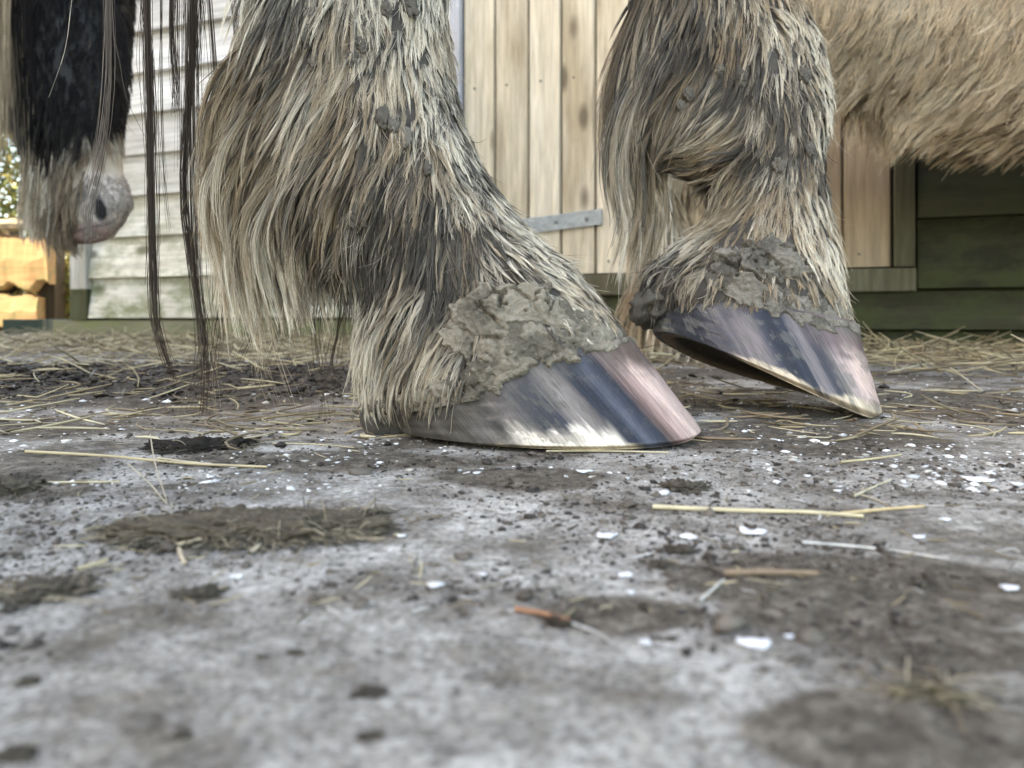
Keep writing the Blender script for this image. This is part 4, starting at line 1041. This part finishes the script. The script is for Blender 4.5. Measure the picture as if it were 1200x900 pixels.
# keep the yard level under the standing hoof
hc = np.array([.005, .43]); lev = np.exp(-(((Xg - hc[0]) / .11) ** 2 + ((Yg - hc[1]) / .09) ** 2) ** 2)
Zg = Zg * (1 - lev) - .0006 * lev
tc_ = np.array([.245, .50]); lev = np.exp(-(((Xg - tc_[0]) / .05) ** 2 + ((Yg - tc_[1]) / .06) ** 2) ** 2); Zg = Zg * (1 - lev) + .0005 * lev
def ground_h(x, y):
    i = np.clip(np.searchsorted(ys, y), 1, len(ys) - 1); u = x / (half[i, 0] if True else 1); j = np.clip(((u + 1) / 2 * 639).astype(int), 1, 638)
    return Zg[i, j]
V = np.stack([Xg, Yg, Zg], -1).reshape(-1, 3)
gm, nt, b = new_mat('muddy_concrete')
at = nt.nodes.new('ShaderNodeAttribute'); at.attribute_name = 'col'
sepc = nt.nodes.new('ShaderNodeSeparateColor'); nt.links.new(at.outputs['Color'], sepc.inputs[0])
v = coords(nt, (1, 1, 1))
A_ = noise(nt, v, 22, 7, .68, .3); B_ = noise(nt, v, 130, 6, .7); C_ = noise(nt, v, 700, 4, .7); D_ = noise(nt, v, 6, 4, .6)
BC = nt.nodes.new('ShaderNodeMath'); BC.operation = 'MULTIPLY_ADD'; nt.links.new(B_, BC.inputs[0]); BC.inputs[1].default_value = .45
B2 = nt.nodes.new('ShaderNodeMath'); B2.operation = 'MULTIPLY'; nt.links.new(noise(nt, v, 380, 5, .75), B2.inputs[0]); B2.inputs[1].default_value = .55; nt.links.new(B2.outputs[0], BC.inputs[2])
conc = ramp(nt, BC.outputs[0], [(0.36, (0.12, 0.103, 0.082)), (0.46, (0.39, 0.36, 0.32)), (0.57, (0.68, 0.645, 0.59))])
soil = ramp(nt, B_, [(0.34, (0.045, 0.035, 0.026)), (0.52, (0.13, 0.108, 0.083)), (0.68, (0.27, 0.235, 0.19))])
mk = nt.nodes.new('ShaderNodeMath'); mk.operation = 'MULTIPLY_ADD'; nt.links.new(sepc.outputs[0], mk.inputs[0]); mk.inputs[1].default_value = .78; nt.links.new(A_, mk.inputs[2])
mk2 = nt.nodes.new('ShaderNodeMath'); mk2.operation = 'MULTIPLY_ADD'; nt.links.new(B_, mk2.inputs[0]); mk2.inputs[1].default_value = .45; nt.links.new(mk.outputs[0], mk2.inputs[2])
fac = ramp(nt, mk2.outputs[0], [(0.62, 0.0), (0.86, 1.0)])
c = mixc(nt, fac, conc, soil)
# dark wet manure and straw tint near the wall
wet = nt.nodes.new('ShaderNodeMath'); wet.operation = 'MULTIPLY'; nt.links.new(sepc.outputs[1], wet.inputs[0]); nt.links.new(ramp(nt, A_, [(0.3, 1.0), (0.7, .6)]), wet.inputs[1])
c = mixc(nt, wet.outputs[0], c, (0.028, 0.024, 0.022))
c = mixc(nt, sepc.outputs[2], c, ramp(nt, C_, [(0.35, (0.10, 0.085, 0.05)), (0.65, (0.36, 0.30, 0.19))]))
# dark crumbs and pale grit
sp = ramp(nt, C_, [(0.34, .22), (0.47, 1.0), (0.6, 1.05), (0.68, 1.5)])
c = mixc(nt, 1.0, c, sp, 'MULTIPLY')
# damp dark pits scattered over the concrete
pit = ramp(nt, noise(nt, v, 120, 6, .75, .6), [(0.58, 0.0), (0.68, .75)])
c = mixc(nt, pit, c, (0.075, 0.062, 0.05))
pit2 = ramp(nt, noise(nt, v, 38, 6, .7, .8), [(0.53, 0.0), (0.68, .6)])
c = mixc(nt, pit2, c, (0.13, 0.11, 0.085))
nt.links.new(c, b.inputs['Base Color'])
nt.links.new(ramp(nt, A_, [(0.35, .55), (0.6, .9)]), b.inputs['Roughness']); b.inputs['Specular IOR Level'].default_value = .3
p = bump(nt, b, B_, .7, .004); bump(nt, b, C_, .7, .0012, p)
gc = np.zeros(Xg.shape + (3,)); gc[..., 0] = mud
wetm = 1.0 * np.exp(-(((Xg + .42) / .42) ** 2 + ((Yg - .80) / .25) ** 2) ** 2) 
wetm = np.maximum(wetm, .5 * np.exp(-(((Xg + .1) / .4) ** 2 + ((Yg - .62) / .1) ** 2)))
wetm = np.maximum(wetm, .55 * np.exp(-(((Xg - .5) / .35) ** 2 + ((Yg - .95) / .16) ** 2)))
gc[..., 1] = wetm * .95; gc[..., 2] = np.clip(bank * 1.1 * sstep(.35, .55, n2 + bank * .1), 0, .9)
go = mesh_np('ground', V, grid_faces(len(ys), 640, False), gm, gc.reshape(-1, 3), True)
tag(go, 'dirty concrete yard strewn with mud and straw', 'ground', kind='structure')

# ---- loose litter ("stuff")
def scatter(n, z0, z1, dens=1.0):
    """uniform per image area between depths, within a widened frame"""
    inv = rng.uniform(1 / z1, 1 / z0, n); Z = 1 / inv
    X = rng.uniform(-.78, .78, n) * Z
    return X, Z
def tubes_many(name, X, Y, Lm, Rm, colr, K=5, lift=.004, bend=.5, label='', sides=4, tilt=.12, zoff=None):
    n = len(X); th = rng.uniform(0, 2 * np.pi, n); d = np.stack([np.cos(th), np.sin(th), rng.normal(0, tilt, n)], 1)
    t = np.linspace(-.5, .5, K)
    nrm = np.stack([-d[:, 1], d[:, 0], 0 * th], 1)
    P = np.stack([X, Y, ground_h(X, Y) + Rm * .8 + lift * rng.random(n)], 1)[:, None] + d[:, None] * (t[None] * Lm[:, None])[..., None] + nrm[:, None] * ((t[None] ** 2) * (Lm * rng.normal(0, bend, n))[:, None] * 2)[..., None]
    P[..., 2] = np.maximum(P[..., 2], ground_h(P[..., 0].ravel(), P[..., 1].ravel()).reshape(n, K) + Rm[:, None] * .5)
    R = np.repeat(Rm[:, None], K, 1) * np.array([.5] + [1] * (K - 2) + [.4])
    ref = np.tile([0.0, .05, 1.0], (n, 1))
    o = strands_mesh(name, P, R, colr, ref, M_STRAWHAIR, None, sides); return o
def cvar(cols, n, a=.7, b=1.25): return np.array(cols)[rng.integers(0, len(cols), n)] * rng.uniform(a, b, n)[:, None]
SC_ = [(.40, .33, .20), (.50, .43, .28), (.27, .21, .125), (.17, .135, .085)]
# straw thick along the barn foot
n = 4200; X = rng.uniform(-1.9, 1.5, n); Y = 1.827 + SLP * X - .03 - rng.random(n) ** 1.6 * .75
o = tubes_many('straw_litter', X, Y, rng.uniform(.03, .13, n), rng.uniform(.0006, .0016, n), cvar(SC_, n), lift=.022, tilt=.28)
tag(o, 'tangled pale straw lying thick along the foot of the barn', 'straw', kind='stuff')
n = 620; X, Y = scatter(n, .40, 1.5)
o = tubes_many('straw_bits', X, Y, rng.uniform(.006, .05, n), rng.uniform(.0003, .0009, n), cvar(SC_ + [(.2, .15, .1)], n), lift=.003)
tag(o, 'short broken straw scattered over the muddy yard', 'straw', kind='stuff')
n = 260; X, Y = scatter(n, .16, .5)
o = tubes_many('chaff', X, Y, rng.uniform(.002, .010, n), rng.uniform(.00012, .0003, n), cvar(SC_ + [(.15, .12, .08), (.5, .48, .45)], n), lift=.001, bend=.08)
tag(o, 'fine chaff and short hairs on the concrete in front', 'chaff', kind='stuff')
def crumbs(name, X, Y, S, colr, flat=.6, label='', mat=None, seed=0, jag=.35):
    bm = bmesh.new(); bmesh.ops.create_icosphere(bm, subdivisions=1, radius=1)
    V0 = np.array([v.co[:] for v in bm.verts]); F0 = np.array([[v.index for v in f.verts] for f in bm.faces]); bm.free()
    n = len(X); V = V0[None] * (1 + rng.normal(0, jag, (n, len(V0), 1)))
    th = rng.uniform(0, 6.28, n); c, s = np.cos(th), np.sin(th)
    sx = S * rng.uniform(.7, 1.7, n); x = V[..., 0] * sx[:, None]; y = V[..., 1] * S[:, None]
    Vx = x * c[:, None] - y * s[:, None] + X[:, None]; Vy = x * s[:, None] + y * c[:, None] + Y[:, None]
    Vz = V[..., 2] * S[:, None] * flat + (ground_h(X, Y) + S * flat * .35)[:, None]
    Vv = np.stack([Vx, Vy, Vz], -1).reshape(-1, 3)
    Fc = (F0[None] + (np.arange(n) * len(V0))[:, None, None]).reshape(-1, 3)
    return mesh_np(name, Vv, Fc, mat or M_STRAWHAIR, np.repeat(colr, len(V0), 0), True)
n = 26000; X, Y = scatter(n, .13, 1.4); mm = fbm(X * 14, Y * 14, 0, 4, 77); k = mm + rng.normal(0, .06, n) > .46; X, Y = X[k], Y[k]; n = len(X)
o = crumbs('soil_crumbs', X, Y, np.exp(rng.normal(-7.75, .6, n)) * (.55 + 1.1 * Y), cvar([(.07, .055, .042), (.12, .1, .08), (.035, .028, .022)], n))
tag(o, 'dark crumbs of soil and manure on the yard', 'soil', kind='stuff')
n = 6000; X, Y = scatter(n, .28, 1.3); k = (fbm(X * 11, Y * 11, 0, 4, 88) + rng.normal(0, .06, n) > .52) | ((X / Y > .1) & (Y > .42) & (rng.random(n) < .5)); X, Y = X[k], Y[k]; n = len(X)
o = crumbs('hoof_shavings', X, Y, np.exp(rng.normal(-7.5, .65, n)) * (.6 + Y * .9), cvar([(.7, .69, .68), (.5, .46, .4), (.8, .8, .8)], n), flat=.35)
tag(o, 'tiny white hoof shavings sprinkled over the yard', 'shavings', kind='stuff')

# ---- single straws, flakes and clods
def gp_(px, py, dz=0.0):
    p = G(px, py); p[2] = float(ground_h(np.array([p[0]]), np.array([p[1]]))[0]) + dz; return p
def straw(pts, r, colr, label, name='straw', cat='straw', lifts=None, group='single straws on the yard'):
    P = np.array([gp_(x, y, r * 1.1 + (lifts[i] if lifts else 0)) for i, (x, y) in enumerate(pts)])
    P = catmull(P, 16) if len(P) > 2 else np.linspace(P[0], P[-1], 16)
    c0 = P.mean(0); n = 16
    r = r * .75
    colr = tuple(q * .82 for q in colr)
    R = (r * (1 - .35 * np.linspace(0, 1, n)))[None]
    cc = np.array(colr)[None, None] * (.85 + .3 * rng.random((1, n, 1)))
    o = strands_mesh(name, (P - c0)[None], R, cc, np.array([[0, .05, 1.0]]), M_STRAWHAIR, None, 6)
    o.location = c0; tag(o, label, cat, group)
straw([(765, 597), (860, 602), (950, 607), (1012, 612)], .0011, (.72, .62, .40), 'longest pale straw lying level in front of the raised hoof')
straw([(985, 608), (1030, 604), (1083, 600)], .0009, (.66, .50, .28), 'short tan straw crossing the right tip of the longest straw')
straw([(1000, 584), (1020, 574), (1044, 563)], .0007, (.62, .54, .38), 'thin straw slanting up to the right above the crossed straws')
straw([(1000, 578), (1025, 586), (1042, 598)], .0005, (.6, .52, .38), 'wispy straw bent down towards the crossed straws')
straw([(985, 543), (1020, 540), (1056, 533)], .0008, (.60, .50, .30), 'small gold straw below the toe of the raised hoof')
straw([(848, 680), (900, 683), (958, 683)], .0012, (.28, .20, .13), 'short brown twig lying in the mud patch at the right', 'twig', 'twig', None)
straw([(820, 708), (835, 698), (848, 688)], .0006, (.55, .52, .46), 'grey straw leaning against the left end of the brown twig')
straw([(940, 640), (1030, 648), (1112, 664)], .0006, (.66, .64, .60), 'long thin whitish straw to the right of the brown twig')
straw([(604, 714), (640, 722), (668, 730)], .0008, (.36, .18, .10), 'orange-brown straw in the middle of the foreground')
straw([(668, 730), (700, 742), (718, 758)], .0004, (.60, .58, .54), 'clear bristle curving away from the orange-brown straw', 'bristle', 'bristle', None)
straw([(606, 750), (700, 768), (790, 782), (880, 790)], .00013, (.70, .68, .66), 'long pale horsehair curving over the blurred foreground', 'loose_hair', 'hair', None)
straw([(30, 536), (130, 538), (220, 546), (313, 550)], .0010, (.56, .46, .28), 'longest tan straw on the left, lying level below the tail')
straw([(185, 540), (240, 545), (312, 549)], .0008, (.64, .55, .37), 'pale straw lying alongside the longest straw on the left')
straw([(10, 573), (80, 571), (140, 568)], .0007, (.62, .52, .34), 'pale straw just right of the dark clump at the left edge')
straw([(320, 520), (370, 522), (415, 526)], .0006, (.55, .46, .3), 'curved straw left of the heel of the flat hoof')
straw([(150, 556), (175, 574), (196, 592)], .0004, (.55, .48, .34), 'thin straw slanting into the left end of the mud mat', lifts=[.004, .002, 0])
straw([(176, 530), (182, 562), (196, 590)], .0004, (.5, .42, .3), 'bent straw stem standing up at the left end of the mud mat', lifts=[.008, .006, 0])
straw([(205, 642), (245, 636), (285, 634)], .0010, (.50, .40, .25), 'straw poking from under the front of the mud mat')
straw([(210, 645), (213, 655), (218, 663)], .0009, (.62, .52, .36), 'stubby straw in front of the left half of the mud mat')
straw([(90, 668), (108, 662), (126, 656)], .0008, (.60, .50, .30), 'short straw lying left of the mud mat')
straw([(292, 652), (300, 645), (309, 636)], .0009, (.60, .52, .38), 'stubby straw under the right half of the mud mat')
straw([(640, 530), (700, 530), (785, 532)], .0008, (.62, .53, .36), 'straw lying along the bottom edge of the flat hoof')
straw([(1075, 430), (1100, 420), (1140, 405)], .0016, (.70, .64, .50), 'thick pale straw leaning before the mossy boards at the right', lifts=[0, .012, .03])
straw([(1040, 440), (1100, 436), (1152, 460)], .0012, (.66, .58, .40), 'curled straw below the thick straw at the right', lifts=[0, .01, 0])
straw([(0, 415), (25, 398), (50, 372)], .0010, (.60, .52, .38), 'thin pale stalk rising at the far left edge of the yard', lifts=[0, 0, 0]) if False else None
def flake(px, py, w, label, col=(.85, .85, .87)):
    c = gp_(px, py); Z = c[1]; s = w * Z / F / 2 * .72
    n, m = 22, 5; th = np.linspace(0, 2 * np.pi, n, endpoint=False); sd = random.randint(0, 9999)
    rr = .45 + 1.1 * fbm(np.cos(th) * 1.8 + sd, np.sin(th) * 1.8, 0, 3, sd % 97)
    V = []
    for k in range(m):
        f = (k + .6) / (m - .4)
        x = np.cos(th) * rr * s * f; y = np.sin(th) * rr * s * f * .8
        z = .0006 + s * .14 * (x / s) ** 2 * .6 + s * .25 * fbm(x / s * 2 + sd, y / s * 2, 0, 3, 7)
        V.append(np.stack([x, y, z], 1))
    top = np.array(V); bot = top.copy(); bot[..., 2] -= max(.0004, s * .08)
    allv = np.concatenate([top.reshape(-1, 3), bot.reshape(-1, 3)]); f1 = grid_faces(m, n); f2 = f1[:, ::-1] + m * n
    j = np.arange(n); jn = (j + 1) % n; rim = np.stack([(m - 1) * n + j, (m - 1) * n + jn, (2 * m - 1) * n + jn, (2 * m - 1) * n + j], 1)
    cap = [np.arange(n)[::-1][None], (np.arange(n) + m * n)[None]]
    o = mesh_np('hoof_chip', allv, [np.concatenate([f1, f2, rim])] + cap, M_STRAWHAIR, np.array(col) * np.clip(.45 + 1.0 * fbm(allv[:, :1] / s * 1.5 + sd, allv[:, 1:2] / s * 1.5, 0, 3, 8), .4, 1), True, None, loc=Vector(c))
    o.rotation_euler = (0, 0, 0)
    tag(o, label, 'hoof chip', 'white hoof chips on the yard')
for px_, py_, w_, lb_ in [(884, 760, 46, 'largest white hoof chip, alone in the right foreground'), (756, 757, 16, 'round white chip left of the largest hoof chip'), (711, 627, 32, 'broad white chip on bare concrete below the flat hoof'),
        (882, 627, 40, 'curled white chip just below the longest straw'), (806, 632, 32, 'thin flat chip left of the curled chip under the longest straw'), (1076, 633, 20, 'small white chip at the right end of the yard below the straws'), (1183, 692, 26, 'white chip near the right edge beside the mud patch'),
        (732, 674, 24, 'curved grey-white chip left of the brown twig'), (1145, 563, 44, 'widest white chip far right behind the straws'), (1192, 566, 24, 'white chip at the right edge beside the widest chip'), (204, 639, 14, 'white chip tucked against the front of the mud mat'),
        (470, 628, 14, 'small white chip right of the mud mat'), (510, 683, 24, 'flat white chip in the middle of the pale concrete'), (277, 676, 18, 'white chip on the concrete in front of the mud mat'), (684, 553, 24, 'thin white chip just under the flat hoof'),
        (166, 632, 14, 'slim white chip at the left front of the mud mat'), (925, 748, 14, 'small white chip right of the largest hoof chip'), (1108, 616, 16, 'slight white chip right of the crossed straws'), (738, 694, 14, 'tiny white chip in front of the curved grey-white chip'), (566, 672, 12, 'tiny white chip right of the flat chip on pale concrete')]:
    flake(px_, py_, w_, lb_)
def clod(px, py, w, h, label, col=(.11, .092, .07), name='clod', cat='mud clod', depth=.8, amp=.6, hair=0):
    if py > 720: w *= .72; h *= .7; depth *= .8
    c = gp_(px, py); Z = c[1]; sx = w * Z / F / 2; sz = h * Z / F * .6
    sd = random.randint(0, 9999)
    bm = bmesh.new(); bmesh.ops.create_icosphere(bm, subdivisions=5 if w > 60 else 4, radius=1)
    V = np.array([v.co[:] for v in bm.verts]); Fc = np.array([[v.index for v in f.verts] for f in bm.faces]); bm.free()
    sy = sx * depth
    a1 = fbm(V[:, 0] * 2.2 + sd, V[:, 1] * 2.2, V[:, 2] * 2, 5, sd % 89); a2 = fbm(V[:, 0] * 9 + sd, V[:, 1] * 9, V[:, 2] * 5, 4, sd % 83)
    V = V * np.array([sx, sy, sz]) * (1 + amp * (a1 - .5) * 2)[:, None] + V * (min(sx, .01) * .8 * (a2 - .5) * 2)[:, None] * np.array([1, 1, .5])
    V[:, 2] = np.where(V[:, 2] < -sz * .3, -sz * .3, V[:, 2])
    cc = np.array(col)[None] * (.55 + .9 * a2[:, None])
    o = mesh_np(name, V, Fc, M_CLOD, cc, True, None, loc=Vector(c)); tag(o, label, cat, 'mud clods on the yard' if name == 'clod' else None)
    if hair:
        th = rng.uniform(0, 6.28, hair); r_ = np.sqrt(rng.random(hair)); X = c[0] + np.cos(th) * r_ * sx * 1.05; Y = c[1] + np.sin(th) * r_ * sy * 1.05
        zz = c[2] + sz * .55 * np.sqrt(np.clip(1 - r_ ** 2, 0, 1))
        L_ = rng.uniform(.003, .014, hair); d = rng.normal(0, 1, (hair, 3)); d[:, 2] *= .35; d /= np.linalg.norm(d, axis=1, keepdims=True)
        t = np.linspace(0, 1, 4); P = np.stack([X, Y, zz], 1)[:, None] + d[:, None] * (t[None] * L_[:, None])[..., None] - np.array([0, 0, 1.0]) * (t ** 2)[None, :, None] * (L_ * .5)[:, None, None]
        P[..., 2] = np.maximum(P[..., 2], .0005)
        h_ = strands_mesh('fibres', P - c, np.full((hair, 4), .0002), cvar([(.16, .13, .09), (.3, .25, .17), (.06, .05, .035)], hair), np.tile([0, .1, 1.0], (hair, 1)), M_STRAWHAIR, None, 3)
        h_.parent = o
M_CLOD = attr_mat('manure', .9, 500, 1.0, .0015, .6, .15)
clod(285, 622, 300, 32, 'wide flat mat of brown mud and fibres left of the foreground', (.12, .098, .07), 'mud_mat', 'mud mat', .42, .4, 2600)
clod(12, 578, 60, 22, 'dark crumbly clod at the left edge below the long straw', hair=150)
clod(55, 692, 90, 14, 'low dark clod at the left edge in front of the mud mat', hair=120)
clod(240, 524, 115, 12, 'long black clod lying under the tail ends', (.03, .025, .02), hair=200)
clod(308, 770, 20, 7, 'small dark clod, left one of a close pair in the foreground'); clod(347, 765, 28, 8, 'small dark clod, right one of a close pair in the foreground')
clod(34, 799, 30, 18, 'rounded dark clod near the left edge of the foreground'); clod(20, 886, 60, 26, 'blurred dark clod in the bottom left corner'); clod(213, 866, 32, 12, 'small blurred clod right of the bottom left corner')
clod(435, 868, 44, 9, 'flat blurred clod at the bottom, left of the middle'); clod(435, 815, 56, 10, 'flat dark clod in the foreground below the close pair', (.09, .075, .06)); clod(802, 571, 50, 7, 'thin dark clod below the toe of the flat hoof')
clod(800, 642, 40, 6, 'low dark clod beneath the curled white chip'); clod(660, 728, 60, 14, 'dark brown clod around the orange-brown straw', (.08, .062, .045)); clod(1090, 822, 90, 18, 'yellow-brown clod of straw and mud at the bottom right', (.13, .11, .06), hair=160)
clod(430, 606, 40, 16, 'dark clod at the right end of the mud mat', hair=60); clod(236, 694, 50, 9, 'faint clod on concrete in front of the mud mat', (.1, .085, .065)); clod(778, 662, 30, 12, 'dark knob of mud right of the curved chip')
n = 12000; X = rng.normal(-.42, .24, n); Y = rng.normal(.80, .15, n); k = (Y > .58); X, Y = X[k], Y[k]; n = len(X)
o = crumbs('manure', X, Y, np.exp(rng.normal(-6.75, .6, n)), cvar([(.04, .032, .026), (.06, .05, .04), (.025, .02, .017)], n), flat=.55, jag=.5)
tag(o, 'dark trampled manure on the left behind the tail', 'manure', kind='stuff')
n = 260; X = rng.normal(-.42, .26, n); Y = rng.normal(.80, .16, n)
o = tubes_many('straw_in_manure', X, Y, rng.uniform(.01, .06, n), rng.uniform(.0004, .001, n), cvar(SC_, n), lift=.012, tilt=.3)
tag(o, 'broken straw lying in the dark manure on the left', 'straw', kind='stuff')

# ================================================================== LIGHT, WORLD, CAMERA
w = bpy.data.worlds.new('World'); SC.world = w; w.use_nodes = True
nt = w.node_tree; bg = nt.nodes['Background']
sky = nt.nodes.new('ShaderNodeTexSky'); sky.sky_type = 'NISHITA'; sky.sun_disc = False
EL, AZ = 32.0, None
sd = Vector((-.93, -.36, 0)).normalized() * math.cos(math.radians(EL)) + Vector((0, 0, math.sin(math.radians(EL))))   # towards the sun
sky.sun_elevation = math.radians(EL); sky.sun_rotation = math.atan2(sd.x, sd.y)
sky.air_density = 1.0; sky.dust_density = 1.5; sky.ozone_density = 1.0
nt.links.new(sky.outputs[0], bg.inputs[0]); bg.inputs[1].default_value = .15
sl = bpy.data.lights.new('sun', 'SUN'); sl.energy = 3.5; sl.angle = math.radians(.5); sl.color = (1, .93, .82)
so = bpy.data.objects.new('sun', sl); COL.objects.link(so); so.rotation_euler = (-sd).to_track_quat('-Z', 'Y').to_euler(); so.location = (0, 0, 5)

cd = bpy.data.cameras.new('camera'); cam = bpy.data.objects.new('camera', cd); COL.objects.link(cam); SC.camera = cam
cam.location = (0, 0, H); cam.rotation_euler = (math.radians(90), 0, 0)
cd.sensor_width = 36; cd.lens = F / 1200 * 36; cd.shift_y = -(450 - HY) / 1200; cd.clip_start = .01; cd.clip_end = 1000
cd.dof.use_dof = True; cd.dof.focus_distance = .425; cd.dof.aperture_fstop = 13
SC.view_settings.view_transform = 'Standard'; SC.view_settings.look = 'None'; SC.view_settings.gamma = 1; SC.view_settings.exposure = 2.9
SC.view_settings.use_white_balance = True; SC.view_settings.white_balance_temperature = 8100; SC.view_settings.white_balance_tint = 9
